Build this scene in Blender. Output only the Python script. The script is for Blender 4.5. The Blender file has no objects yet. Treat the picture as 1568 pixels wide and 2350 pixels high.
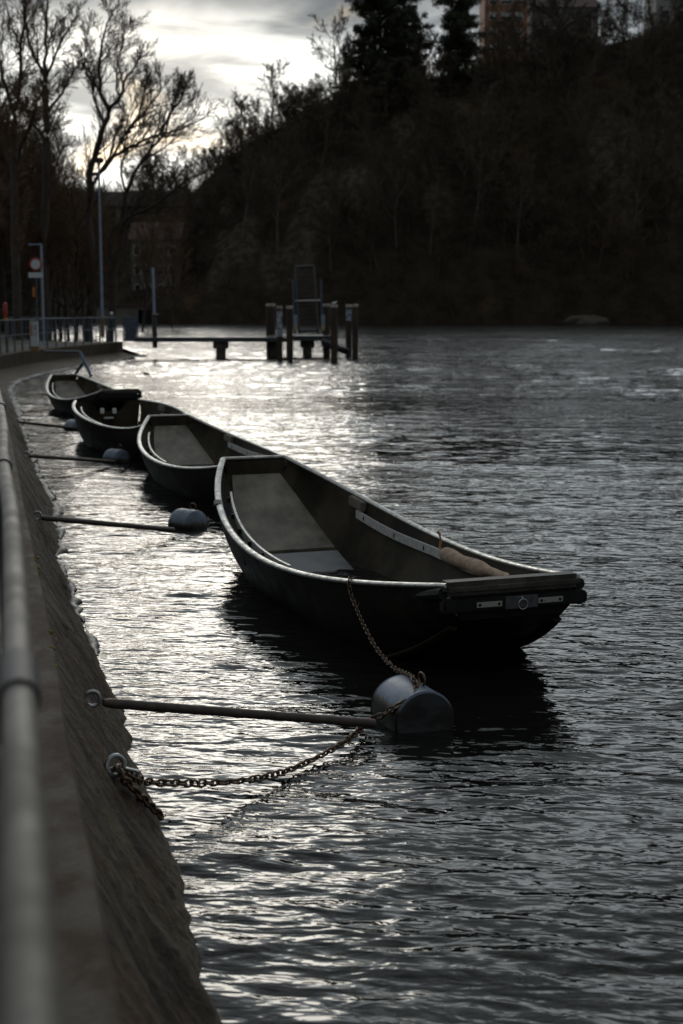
import bpy, bmesh, math, random
import numpy as np
from mathutils import Vector, Matrix, Quaternion

C = bpy.context.scene
COL = C.collection
R = math.radians
random.seed(7)

# ------------------------------------------------------------------ camera
CAM_H, FPX, YH = 2.5, 50 / 36 * 2350, 706
PITCH = math.atan((1175 - YH) / FPX)
cam_d = bpy.data.cameras.new("camera")
cam = bpy.data.objects.new("camera", cam_d)
COL.objects.link(cam)
cam.location = (0, 0, CAM_H)
cam.rotation_euler = (R(90) - PITCH, 0, 0)
cam_d.sensor_fit = 'VERTICAL'
cam_d.sensor_height = 36
cam_d.lens = 50
cam_d.clip_start = 0.05
cam_d.clip_end = 3000
cam_d.dof.use_dof = True
cam_d.dof.focus_distance = 9.6
cam_d.dof.aperture_fstop = 2.8
C.camera = cam
C.view_settings.view_transform = 'Standard'
C.view_settings.look = 'None'
C.view_settings.gamma = 1
C.view_settings.exposure = 0.0
C.cycles.use_denoising = True
C.cycles.denoising_prefilter = 'ACCURATE'
C.cycles.max_bounces = 6
C.cycles.diffuse_bounces = 3
C.cycles.glossy_bounces = 3
C.cycles.caustics_reflective = False
C.cycles.caustics_refractive = False

# ------------------------------------------------------------------ sun and sky
SUN_AZ, SUN_EL = R(-7.0), R(9.5)
SDIR = Vector((math.sin(SUN_AZ) * math.cos(SUN_EL), math.cos(SUN_AZ) * math.cos(SUN_EL), math.sin(SUN_EL)))
sun_d = bpy.data.lights.new("sun", 'SUN')
sun = bpy.data.objects.new("sun", sun_d)
COL.objects.link(sun)
sun_d.energy = 0.5
sun_d.angle = R(21)
sun_d.color = (1, 0.93, 0.82)
sun.rotation_euler = (-SDIR).to_track_quat('-Z', 'Y').to_euler()


class NT:
    """small helper for writing node trees"""
    def __init__(self, tree):
        self.t = tree
        self.n = tree.nodes
        self.l = tree.links

    def new(self, kind, **kw):
        nd = self.n.new(kind)
        for k, v in kw.items():
            setattr(nd, k, v)
        return nd

    def put(self, sock, v):
        if hasattr(v, 'is_linked') or isinstance(v, bpy.types.NodeSocket):
            self.l.new(v, sock)
        elif v is not None:
            if sock.type == 'RGBA' and not hasattr(v, '__len__'):
                v = (v, v, v, 1)
            elif sock.type == 'RGBA' and len(v) == 3:
                v = (*v, 1)
            sock.default_value = v

    def m(self, op, a, b=None, c=None, clamp=False):
        nd = self.new('ShaderNodeMath', operation=op, use_clamp=clamp)
        for i, v in enumerate((a, b, c)):
            if v is not None:
                self.put(nd.inputs[i], v)
        return nd.outputs[0]

    def vm(self, op, a, b=None):
        nd = self.new('ShaderNodeVectorMath', operation=op)
        self.put(nd.inputs[0], a)
        if b is not None:
            self.put(nd.inputs[1], b)
        return nd.outputs['Value'] if op == 'DOT_PRODUCT' else nd.outputs[0]

    def mix(self, f, a, b, blend='MIX'):
        nd = self.new('ShaderNodeMix', data_type='RGBA', blend_type=blend)
        self.put(nd.inputs[0], f)
        self.put(nd.inputs[6], a)
        self.put(nd.inputs[7], b)
        return nd.outputs[2]

    def noise(self, vec, scale=5, detail=3, rough=.5, dist=0):
        nd = self.new('ShaderNodeTexNoise')
        self.put(nd.inputs['Vector'], vec)
        self.put(nd.inputs['Scale'], scale)
        self.put(nd.inputs['Detail'], detail)
        self.put(nd.inputs['Roughness'], rough)
        self.put(nd.inputs['Distortion'], dist)
        return nd.outputs['Fac']

    def ramp(self, f, lo, hi, smooth=True):
        nd = self.new('ShaderNodeMapRange')
        if smooth:
            nd.interpolation_type = 'SMOOTHSTEP'
        self.put(nd.inputs[0], f)
        nd.inputs[1].default_value = lo
        nd.inputs[2].default_value = hi
        return nd.outputs[0]


w = bpy.data.worlds.new("World")
C.world = w
w.use_nodes = True
W = NT(w.node_tree)
W.n.clear()
tc = W.new('ShaderNodeTexCoord').outputs['Generated']
sky = W.new('ShaderNodeTexSky', sky_type='NISHITA')
sky.sun_disc = False
sky.sun_elevation = SUN_EL
sky.sun_rotation = SUN_AZ
sky.air_density = 1.0
sky.dust_density = 2.0
ang = W.m('MULTIPLY', W.m('ARCCOSINE', W.m('MINIMUM', W.vm('DOT_PRODUCT', tc, tuple(SDIR)), 1.0)), 57.2958)
g1 = W.m('EXPONENT', W.m('MULTIPLY', W.m('POWER', W.m('DIVIDE', ang, 10.0), 2.0), -1.0))
g2 = W.m('EXPONENT', W.m('MULTIPLY', W.m('POWER', W.m('DIVIDE', ang, 58.0), 2.0), -1.0))
streak = W.noise(W.vm('MULTIPLY', tc, (5.0, 5.0, 26.0)), 1.7, 6, .55, .5)
puff = W.noise(W.vm('MULTIPLY', tc, (9.0, 9.0, 15.0)), 1.0, 5, .5, .3)
sepz = W.new('ShaderNodeSeparateXYZ')
W.l.new(tc, sepz.inputs[0])
el = sepz.outputs[2]
# a long grey cloud lying across the upper part of the glow
dk = W.m('DIVIDE', W.m('SUBTRACT', W.m('ADD', el, W.m('MULTIPLY', W.m('SUBTRACT', puff, .5), .06)), .206), .026)
deck = W.m('EXPONENT', W.m('MULTIPLY', W.m('POWER', dk, 2.0), -1.0))
st = W.ramp(streak, .36, .62)
base = W.mix(W.m('MULTIPLY_ADD', st, .6, W.m('MULTIPLY', puff, .4)), (.105, .122, .138), (.255, .268, .270))
glow = W.m('ADD', W.m('MULTIPLY', g1, W.m('MULTIPLY_ADD', st, .60, .52)), W.m('MULTIPLY', g2, W.m('MULTIPLY_ADD', W.m('MULTIPLY', W.ramp(el, .18, .26), W.m('MULTIPLY_ADD', W.ramp(el, .36, .52), -.85, 1.0)), 1.05, W.m('MULTIPLY_ADD', st, .40, .04))))
glow = W.m('MULTIPLY', glow, W.m('SUBTRACT', 1.0, W.m('MULTIPLY', deck, .92)))
gcol = W.mix(W.m('MULTIPLY', g1, 1.0), (.90, .98, 1.02), (1.0, .945, .83))
gl = W.new('ShaderNodeVectorMath', operation='SCALE')
W.l.new(gcol, gl.inputs[0])
W.l.new(glow, gl.inputs['Scale'])
cloud = W.mix(1.0, base, gl.outputs[0], 'ADD')
cl10 = W.new('ShaderNodeVectorMath', operation='SCALE')
W.l.new(cloud, cl10.inputs[0])
cl10.inputs['Scale'].default_value = 10
gap = W.m('MULTIPLY', W.ramp(puff, .58, .75), .25)
bg = W.new('ShaderNodeBackground')
bg.inputs['Strength'].default_value = 0.1
W.l.new(W.mix(gap, cl10.outputs[0], sky.outputs[0]), bg.inputs[0])
wo = W.new('ShaderNodeOutputWorld')
W.l.new(bg.outputs[0], wo.inputs[0])


# ------------------------------------------------------------------ small tools
def ray(px, py):
    u, v = (px - 784) / FPX, (1175 - py) / FPX
    c, s = math.cos(PITCH), math.sin(PITCH)
    return Vector((u, c + v * s, -s + v * c))


def atz(px, py, z):
    r = ray(px, py)
    return Vector((0, 0, CAM_H)) + r * ((z - CAM_H) / r.z)


def aty(px, py, Y):
    r = ray(px, py)
    return Vector((0, 0, CAM_H)) + r * (Y / r.y)


def bx(px, Y):
    return (px - 784) / FPX * Y


def vnoise(x, y, seed=0):
    xi, yi = np.floor(x).astype(np.int64), np.floor(y).astype(np.int64)
    xf, yf = x - xi, y - yi
    u, v = xf * xf * (3 - 2 * xf), yf * yf * (3 - 2 * yf)

    def h(a, b):
        n = (a * 374761393 + b * 668265263 + seed * 974634721) & 0x7fffffff
        n = ((n ^ (n >> 13)) * 1274126177) & 0x7fffffff
        return ((n ^ (n >> 16)) & 0xffff) / 65535.0
    return (h(xi, yi) * (1 - u) + h(xi + 1, yi) * u) * (1 - v) + (h(xi, yi + 1) * (1 - u) + h(xi + 1, yi + 1) * u) * v


def fbm(x, y, o=4, seed=0):
    r, a, t = 0, .5, 0
    for i in range(o):
        r = r + a * vnoise(x * 2 ** i, y * 2 ** i, seed + i)
        t += a
        a *= .5
    return r / t - .5


class MB:
    """collects verts and faces, then links them as ONE mesh object"""
    def __init__(self):
        self.v, self.f, self.mi = [], [], []
        self.cur = 0

    def add(self, vs, fs):
        b = len(self.v)
        self.v.extend([tuple(p) for p in vs])
        for f in fs:
            self.f.append(tuple(i + b for i in f))
            self.mi.append(self.cur)

    def box(self, c, s, rot=None, bev=0.0):
        """bevelled box: centre, full size, optional 3x3 rotation"""
        hx, hy, hz = s[0] / 2, s[1] / 2, s[2] / 2
        bm = bmesh.new()
        bmesh.ops.create_cube(bm, size=1)
        for v in bm.verts:
            v.co = Vector((v.co.x * s[0], v.co.y * s[1], v.co.z * s[2]))
        if bev > 0:
            bmesh.ops.bevel(bm, geom=bm.edges[:], offset=min(bev, hx * .9, hy * .9, hz * .9), segments=2, affect='EDGES')
        bm.verts.index_update()
        vs = [(rot @ v.co if rot else v.co) + Vector(c) for v in bm.verts]
        self.add(vs, [[v.index for v in f.verts] for f in bm.faces])
        bm.free()

    def tube(self, pts, rad, n=8, cap=True, sx=1.0, up=None):
        """swept tube; rad number or list; sx widens sideways"""
        pts = [Vector(p) for p in pts]
        if not hasattr(rad, '__len__'):
            rad = [rad] * len(pts)
        b = len(self.v)
        U = Vector(up) if up else Vector((0, 0, 1))
        for i, p in enumerate(pts):
            t = (pts[min(i + 1, len(pts) - 1)] - pts[max(i - 1, 0)])
            if t.length < 1e-9:
                t = Vector((0, 0, 1))
            t.normalize()
            a = t.cross(U)
            if a.length < .05:
                a = t.cross(Vector((1, 0, 0)))
            a.normalize()
            c = a.cross(t)
            for k in range(n):
                th = 2 * math.pi * k / n
                self.v.append(tuple(p + a * math.cos(th) * rad[i] * sx + c * math.sin(th) * rad[i]))
        for i in range(len(pts) - 1):
            for k in range(n):
                k2 = (k + 1) % n
                self.f.append((b + i * n + k, b + i * n + k2, b + (i + 1) * n + k2, b + (i + 1) * n + k))
                self.mi.append(self.cur)
        if cap and n > 2:
            self.f.append(tuple(b + k for k in range(n)))
            self.f.append(tuple(b + (len(pts) - 1) * n + k for k in reversed(range(n))))
            self.mi += [self.cur, self.cur]

    def lathe(self, prof, base, axis=(0, 0, 1), n=24):
        """prof: list of (radius, along)"""
        ax = Vector(axis).normalized()
        a = ax.orthogonal().normalized()
        c = ax.cross(a)
        b = len(self.v)
        base = Vector(base)
        for r, h in prof:
            for k in range(n):
                th = 2 * math.pi * k / n
                self.v.append(tuple(base + ax * h + (a * math.cos(th) + c * math.sin(th)) * r))
        for i in range(len(prof) - 1):
            for k in range(n):
                k2 = (k + 1) % n
                self.f.append((b + i * n + k, b + i * n + k2, b + (i + 1) * n + k2, b + (i + 1) * n + k))
                self.mi.append(self.cur)
        self.f.append(tuple(b + k for k in reversed(range(n))))
        self.f.append(tuple(b + (len(prof) - 1) * n + k for k in range(n)))
        self.mi += [self.cur, self.cur]

    def torus(self, c, axis, r1, r2, n=20, m=8, sy=1.0, long=None):
        ax = Vector(axis).normalized()
        a = Vector(long).normalized() if long else ax.orthogonal().normalized()
        d = ax.cross(a)
        b = len(self.v)
        c = Vector(c)
        for i in range(n):
            th = 2 * math.pi * i / n
            e = a * math.cos(th) * sy + d * math.sin(th)
            en = (a * math.cos(th) + d * math.sin(th) * sy).normalized()
            for k in range(m):
                ph = 2 * math.pi * k / m
                self.v.append(tuple(c + e * r1 + en * math.cos(ph) * r2 + ax * math.sin(ph) * r2))
        for i in range(n):
            for k in range(m):
                i2, k2 = (i + 1) % n, (k + 1) % m
                self.f.append((b + i * m + k, b + i2 * m + k, b + i2 * m + k2, b + i * m + k2))
                self.mi.append(self.cur)

    def grid(self, P):
        """P: rows of points"""
        n, m = len(P), len(P[0])
        self.add([p for row in P for p in row],
                 [(i * m + j, i * m + j + 1, (i + 1) * m + j + 1, (i + 1) * m + j) for i in range(n - 1) for j in range(m - 1)])

    def build(self, name, mat, parent=None, smooth=True, angle=40):
        me = bpy.data.meshes.new(name)
        me.from_pydata(self.v, [], self.f)
        mats = mat if isinstance(mat, (list, tuple)) else [mat]
        for mm in mats:
            me.materials.append(mm)
        if len(mats) > 1:
            me.polygons.foreach_set('material_index', self.mi)
        if smooth:
            me.polygons.foreach_set('use_smooth', [True] * len(me.polygons))
            if angle < 180:
                me.set_sharp_from_angle(angle=R(angle))
        me.update()
        o = bpy.data.objects.new(name, me)
        COL.objects.link(o)
        if parent:
            o.parent = parent
            o.matrix_parent_inverse = Matrix.Translation(-parent.location) if parent.rotation_euler.z == 0 and parent.type == 'EMPTY' else Matrix.Identity(4)
        return o


def tag(o, label=None, cat=None, group=None, kind=None):
    if label:
        o['label'] = label
    if cat:
        o['category'] = cat
    if group:
        o['group'] = group
    if kind:
        o['kind'] = kind
    return o


def thing(name, label, cat, loc=(0, 0, 0), group=None):
    o = bpy.data.objects.new(name, None)
    o.empty_display_size = .2
    COL.objects.link(o)
    o.location = loc
    return tag(o, label, cat, group)


def copy_thing(o, label=None):
    c = o.copy()
    COL.objects.link(c)
    if label:
        c['label'] = label
    for ch in list(o.children):
        d = ch.copy()
        COL.objects.link(d)
        d.parent = c
        for g in list(ch.children):
            e = g.copy()
            COL.objects.link(e)
            e.parent = d
    return c


# ------------------------------------------------------------------ materials
def mat(name, col, rough=.6, metal=0.0, col2=None, scale=8, bump=0.0, bscale=None, stretch=(1, 1, 1), lo=.35, hi=.65, spec=.5, detail=4):
    m = bpy.data.materials.new(name)
    m.use_nodes = True
    T = NT(m.node_tree)
    bs = T.n['Principled BSDF']
    co = T.new('ShaderNodeTexCoord').outputs['Object']
    v = T.vm('MULTIPLY', co, stretch)
    if col2 is not None:
        f = T.ramp(T.noise(v, scale, detail, .6), lo, hi)
        T.put(bs.inputs['Base Color'], T.mix(f, col, col2))
        r = T.m('MULTIPLY_ADD', f, .12, rough - .05)
        T.put(bs.inputs['Roughness'], r)
    else:
        T.put(bs.inputs['Base Color'], col)
        bs.inputs['Roughness'].default_value = rough
    bs.inputs['Metallic'].default_value = metal
    bs.inputs['Specular IOR Level'].default_value = spec
    if bump:
        b = T.new('ShaderNodeBump')
        b.inputs['Strength'].default_value = 1.0
        b.inputs['Distance'].default_value = bump
        T.l.new(T.noise(v, bscale or scale * 3, 5, .6), b.inputs['Height'])
        T.l.new(b.outputs[0], bs.inputs['Normal'])
    return m


M = {
    'hull_paint': mat('hull_paint', (.006, .006, .005), .6, 0, (.016, .014, .011), 6, .002, 30, (1, 1, 1), spec=.18),
    'hull_inside': mat('hull_inside', (.013, .011, .007), .75, 0, (.058, .048, .032), 2.2, .004, 40, (1, 1, .6), detail=8, spec=.2),
    'floor_board': mat('floor_board', (.062, .053, .037), .45, 0, (.25, .225, .18), 2.6, .003, 70, (1.4, 1, 1), lo=.28, hi=.72, detail=10),
    'floor_low': mat('floor_low', (.085, .078, .062), .5, 0, (.13, .12, .10), 5, .003, 40),
    'floor_wet': mat('floor_wet', (.13, .135, .145), .34, 0, (.22, .225, .235), 3, .002, 50),
    'alu': mat('alu', (.46, .46, .44), .38, .75, (.30, .30, .28), 14, .001, 60),
    'alu_plank': mat('alu_plank', (.62, .62, .60), .42, .1, (.46, .46, .45), 22),
    'bow_wood': mat('bow_wood', (.035, .032, .026), .55, 0, (.09, .083, .068), 9, .003, 40),
    'rubber': mat('rubber', (.007, .007, .008), .6, 0, (.014, .014, .014), 12, spec=.25),
    'plate_white': mat('plate_white', (.36, .37, .34), .5, 0, (.16, .14, .11), 40, lo=.55, hi=.75),
    'plate_grey': mat('plate_grey', (.10, .10, .11), .5, 0, (.06, .06, .065), 20),
    'strip_rust': mat('strip_rust', (.016, .010, .006), .7, 0, (.034, .021, .013), 12, spec=.2),
    'chain': mat('chain', (.10, .085, .065), .45, .7, (.17, .10, .06), 30),
    'steel': mat('steel', (.42, .44, .46), .32, .9, (.30, .30, .30), 20),
    'boom': mat('boom', (.10, .075, .06), .55, .2, (.06, .05, .045), 14),
    'fabric_tan': mat('fabric_tan', (.42, .31, .22), .9, 0, (.30, .22, .16), 16, .004, 60),
    'rope_orange': mat('rope_orange', (.42, .19, .07), .8),
    'wood_block': mat('wood_block', (.13, .12, .10), .8, 0, (.20, .17, .14), 20),
    'white_pad': mat('white_pad', (.75, .76, .74), .5),
    'rope_blue': mat('rope_blue', (.05, .09, .25), .7),
    'rail_paint': mat('rail_paint', (.15, .137, .117), .6, .0, (.10, .088, .072), 7, .001, 60),
    'rail_dark': mat('rail_dark', (.035, .033, .035), .6),
    'rail_blue': mat('rail_blue', (.10, .125, .175), .55, .2, (.07, .088, .12), 8),
    'blue_steel': mat('blue_steel', (.12, .17, .27), .5, .2, (.08, .11, .17), 8),
    'pole_grey': mat('pole_grey', (.30, .36, .48), .45, .1, (.24, .28, .36), 6),
    'deck_dark': mat('deck_dark', (.035, .04, .045), .6, 0, (.055, .06, .065), 3),
    'pile_rust': mat('pile_rust', (.03, .024, .02), .75, 0, (.07, .045, .03), 2.2, .01, 8, (1, 1, .4)),
    'pile_top': mat('pile_top', (.45, .41, .38), .8, 0, (.30, .26, .24), 5),
    'concrete': mat('concrete', (.16, .15, .13), .85, 0, (.08, .07, .06), 2.0, .01, 10),
    'sign_red': mat('sign_red', (.30, .035, .02), .5),
    'sign_white': mat('sign_white', (.55, .60, .64), .5),
    'orange': mat('orange', (.50, .17, .025), .6),
    'red': mat('red', (.36, .035, .03), .5),
    'brown_base': mat('brown_base', (.26, .15, .06), .8),
    'yellow': mat('yellow', (.6, .42, .1), .5),
    'graffiti': mat('graffiti', (.55, .5, .55), .7, 0, (.05, .2, .3), 6),
    'bark': mat('bark', (.045, .036, .028), .9, 0, (.075, .062, .05), 3),
    'bark_warm': mat('bark_warm', (.12, .075, .046), .9, 0, (.17, .105, .062), 2),
    'bark_hill': mat('bark_hill', (.062, .047, .031), .95, 0, (.108, .083, .057), .5),
    'bark_pale': mat('bark_pale', (.11, .095, .075), .9, 0, (.06, .05, .04), 1.5),
    'leaf_brown': mat('leaf_brown', (.16, .085, .04), .8, 0, (.09, .055, .03), .8),
    'scrub': mat('scrub', (.040, .029, .018), .95, 0, (.078, .058, .036), .12),
    'ivy': mat('ivy', (.035, .035, .02), .8, 0, (.06, .05, .028), .5),
    'needle': mat('needle', (.022, .03, .016), .8, 0, (.045, .05, .025), .6),
    'house_wall': mat('house_wall', (.16, .152, .138), .85, 0, (.10, .096, .09), .6),
    'brick_block': mat('brick_block', (.33, .17, .11), .85, 0, (.27, .14, .09), .6),
    'house_grey': mat('house_grey', (.30, .31, .29), .85, 0, (.25, .26, .25), .5),
    'roof': mat('roof', (.08, .05, .04), .8),
    'glass_dark': mat('glass_dark', (.02, .02, .025), .1),
    'blind': mat('blind', (.55, .56, .52), .6),
    'stone_far': mat('stone_far', (.12, .11, .095), .9, 0, (.18, .165, .145), .3),
    'pale_rock': mat('pale_rock', (.075, .066, .052), .9, 0, (.10, .09, .075), .8),
    'bird_white': mat('bird_white', (.75, .76, .78), .7),
    'bird_grey': mat('bird_grey', (.25, .27, .3), .7),
    'bird_brown': mat('bird_brown', (.05, .04, .03), .7),
    'beak': mat('beak', (.5, .3, .05), .5),
    'buoy_end_shade': mat('buoy_end_shade', (.045, .05, .06), .5, .1, (.018, .016, .013), 5, .002, 40, (1, 1, 1.6), lo=.4, hi=.6),  # darker drum tone, carries the shade of the front end
    'foam_sheen': mat('foam_sheen', (.17, .17, .16), .5, 0, (.16, .16, .15), 9, .004, 50),
    'coping': mat('coping', (.07, .055, .040), .85, 0, (.045, .025, .013), 6, .006, 40, (1.0, .5, 1), detail=6),
    'lichen': mat('lichen', (.15, .12, .015), .9),
}


def wall_material():
    m = bpy.data.materials.new('quay_concrete')
    m.use_nodes = True
    T = NT(m.node_tree)
    bs = T.n['Principled BSDF']
    co = T.new('ShaderNodeTexCoord').outputs['Object']
    mp = T.new('ShaderNodeMapping')
    T.l.new(co, mp.inputs['Vector'])
    mp.inputs['Rotation'].default_value = (R(0), R(32), R(-14))
    mp.inputs['Scale'].default_value = (1.2, 3.0, 9.0)
    v = mp.outputs[0]
    sk = T.new('ShaderNodeAttribute', attribute_name='streak').outputs['Vector']
    n1 = T.noise(T.vm('MULTIPLY', sk, (6.5, 1.6, 1)), 1.0, 7, .62, .35)
    n2 = T.noise(co, 2.3, 4, .6)
    n3 = T.noise(co, 22, 6, .7)
    n4 = T.noise(co, 80, 3, .7)
    c = T.mix(T.ramp(n1, .38, .64), (.016, .011, .006), (.115, .088, .055))
    c = T.mix(T.m('MULTIPLY', T.ramp(n2, .52, .68), .6), c, (.085, .038, .014))
    c = T.mix(T.ramp(n3, .50, .66), c, (.025, .022, .017))
    c = T.mix(T.m('MULTIPLY', T.ramp(n4, .58, .74), .5), c, (.26, .235, .19))
    sp = T.new('ShaderNodeSeparateXYZ')
    T.l.new(co, sp.inputs[0])
    zz = T.m('ADD', sp.outputs[2], T.m('MULTIPLY', T.m('SUBTRACT', n1, .5), .5))
    c = T.mix(T.m('MULTIPLY', T.ramp(zz, .17, .05), T.ramp(n3, .62, .42)), c, (.15, .125, .088))
    T.put(bs.inputs['Base Color'], c)
    T.put(bs.inputs['Roughness'], T.m('MULTIPLY_ADD', n3, .6, .40))
    bs.inputs['Specular IOR Level'].default_value = .3
    b = T.new('ShaderNodeBump')
    b.inputs['Distance'].default_value = .06
    h = T.m('ADD', T.m('MULTIPLY', n1, 1.0), T.m('ADD', T.m('MULTIPLY', n3, .55), T.m('MULTIPLY', n4, .16)))
    T.l.new(h, b.inputs['Height'])
    T.l.new(b.outputs[0], bs.inputs['Normal'])
    return m


WAVE_SLOPE = .165


def water_material():
    m = bpy.data.materials.new('river_water')
    m.use_nodes = True
    T = NT(m.node_tree)
    bs = T.n['Principled BSDF']
    T.put(bs.inputs['Base Color'], (.009, .010, .008))
    bs.inputs['Roughness'].default_value = .03
    bs.inputs['IOR'].default_value = 1.333
    co = T.new('ShaderNodeTexCoord').outputs['Object']
    mp = T.new('ShaderNodeMapping')
    T.l.new(co, mp.inputs['Vector'])
    mp.inputs['Rotation'].default_value = (0, 0, R(6))
    p = mp.outputs[0]
    big = T.noise(T.vm('MULTIPLY', p, (.10, .22, 1)), 1.0, 3, .5, .6)
    gate = T.m('MULTIPLY_ADD', T.ramp(big, .30, .72), .009, .004)

    def height(q):
        a = T.noise(T.vm('MULTIPLY', q, (1.3, 3.4, 1)), 1.4, 2, .5, .7)
        b_ = T.noise(T.vm('MULTIPLY', q, (4.5, 12.0, 1)), 1.3, 2, .5, .6)
        return T.m('ADD', T.m('MULTIPLY', a, .022), T.m('MULTIPLY', b_, gate))
    # slopes from plain differences, so that far ripples keep their full tilt
    e = .008
    h0 = height(p)
    sx = T.m('MULTIPLY', T.m('SUBTRACT', h0, height(T.vm('ADD', p, (e, 0, 0)))), 1 / e)
    sy = T.m('MULTIPLY', T.m('SUBTRACT', h0, height(T.vm('ADD', p, (0, e, 0)))), 1 / e)
    cx = T.new('ShaderNodeCombineXYZ')
    sy_ = T.new('ShaderNodeSeparateXYZ')
    T.l.new(co, sy_.inputs[0])
    wind = T.m('MULTIPLY_ADD', T.ramp(sy_.outputs[1], 30, 150, False), 1.7, 1.0)   # choppier out in midstream
    T.put(cx.inputs[0], T.m('MULTIPLY', sx, wind))
    T.put(cx.inputs[1], T.m('MULTIPLY', sy, wind))
    gn = T.new('ShaderNodeNewGeometry').outputs['Normal']
    T.l.new(T.vm('NORMALIZE', T.vm('ADD', gn, cx.outputs[0])), bs.inputs['Normal'])
    return m


def hill_material():
    m = bpy.data.materials.new('hill_ground')
    m.use_nodes = True
    T = NT(m.node_tree)
    bs = T.n['Principled BSDF']
    co = T.new('ShaderNodeTexCoord').outputs['Object']
    n1 = T.noise(co, .35, 6, .65)
    rk = T.new('ShaderNodeAttribute', attribute_name='rock').outputs['Fac']
    c = T.mix(T.ramp(n1, .3, .7), (.024, .019, .013), (.05, .04, .028))
    c = T.mix(T.m('MULTIPLY', T.ramp(rk, .15, .55), T.ramp(T.noise(T.vm('MULTIPLY', co, (1, 1, .4)), .8, 6, .65), .38, .68)), c, (.10, .085, .062))
    c = T.mix(T.m('MULTIPLY', T.ramp(T.noise(co, .12, 4), .62, .74), .5), c, (.13, .065, .03))
    T.put(bs.inputs['Base Color'], c)
    bs.inputs['Roughness'].default_value = .95
    bs.inputs['Specular IOR Level'].default_value = .15
    b = T.new('ShaderNodeBump')
    b.inputs['Distance'].default_value = 1.2
    T.l.new(n1, b.inputs['Height'])
    T.l.new(b.outputs[0], bs.inputs['Normal'])
    return m


def bank_material():
    m = bpy.data.materials.new('bank_ground')
    m.use_nodes = True
    T = NT(m.node_tree)
    bs = T.n['Principled BSDF']
    co = T.new('ShaderNodeTexCoord').outputs['Object']
    n1 = T.noise(co, 1.2, 6, .65)
    c = T.mix(T.ramp(n1, .3, .7), (.028, .026, .012), (.075, .062, .022))
    c = T.mix(T.m('MULTIPLY', T.ramp(T.noise(co, .5, 4), .55, .7), .6), c, (.11, .065, .03))
    T.put(bs.inputs['Base Color'], c)
    bs.inputs['Roughness'].default_value = .95
    return m


# ------------------------------------------------------------------ river
# real ripples: a sum of short wave trains, finer close by, over the whole visible reach
wr = np.random.RandomState(5)
gy_ = [2.4]
while gy_[-1] < 236:
    gy_.append(gy_[-1] + max(.012, .0019 * gy_[-1]))
gy_ = np.array(gy_)
gu_ = np.concatenate([np.linspace(-.75, -.32, 18)[:-1], np.linspace(-.32, .32, 230), np.linspace(.32, .75, 18)[1:]])
WX = gu_[None, :] * (gy_[:, None] + 1.2)
WY = np.repeat(gy_[:, None], len(gu_), 1)
WZ = np.zeros_like(WX)
NW = 96
for k in range(NW):
    lam = .085 * (2.6 / .085) ** ((k + wr.rand()) / NW)
    th = R(84) + wr.normal() * .42
    kk = 2 * math.pi / lam
    amp = WAVE_SLOPE * math.sqrt(2 / NW) / kk * min(1.0, (.20 / lam) ** .65)
    res = np.clip((lam / (2.6 * np.maximum(.012, .0019 * WY)) - 1) * 2, 0, 1)
    WZ += amp * res * np.sin(kk * (math.cos(th) * WX + math.sin(th) * WY) + wr.rand() * 6.283)
gust = .85 + 1.7 * fbm(WX * .22, WY * .16, 3, 77)
WZ *= np.clip(gust, .25, 1.5) * (1 + 1.7 * np.clip((WY - 30) / 110, 0, 1))
WZ += .02 * np.clip(WZ / .02, -1, 2) ** 2 * .35
mb = MB()
mb.grid(np.stack([WX, WY, WZ], -1).tolist())
mb.add([(-260, -40, -.13), (320, -40, -.13), (320, 330, -.13), (-260, 330, -.13)], [(0, 1, 2, 3)])
river = mb.build('river', water_material(), angle=180)
tag(river, kind='structure')

# ------------------------------------------------------------------ quay
LED = np.array([(-6, 1.66), (-2, .68), (1.1, -.06), (3.3, -.575), (4.2, -.79), (5.5, -1.12), (7, -1.47), (9.1, -1.99), (12.6, -2.87),
                (18, -4.2), (25, -5.95), (32, -7.75), (40, -9.9), (47, -11.75), (52.75, -12.6), (58, -12.75), (62, -12.6), (67, -12.05), (73.5, -11.25)])
WAT = np.array([(-6, 2.15), (-2, 1.13), (1.1, .39), (3.3, -.10), (4.72, -.42), (5.39, -.54), (6.26, -.73), (7.17, -.97), (7.9, -1.18), (8.52, -1.35), (9.15, -1.51),
                (10.1, -1.8), (11.1, -2.08), (12.2, -2.38), (13.66, -2.77), (14.38, -2.94), (14.65, -2.94), (15.8, -3.19), (16.9, -3.44), (17.75, -3.6), (19, -3.96),
                (20.05, -4.25), (21.9, -4.73), (23.4, -5.15), (26.2, -5.82), (30.3, -6.87), (34.3, -7.73), (38, -8.6), (43, -9.6), (48.9, -10.19), (54, -9.99), (58.7, -9.55), (68.5, -9.25), (73.5, -9.3)])


def led(y):
    return float(np.interp(y, LED[:, 0], LED[:, 1]))


def wat(y):
    return float(np.interp(y, WAT[:, 0], WAT[:, 1]))


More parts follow.
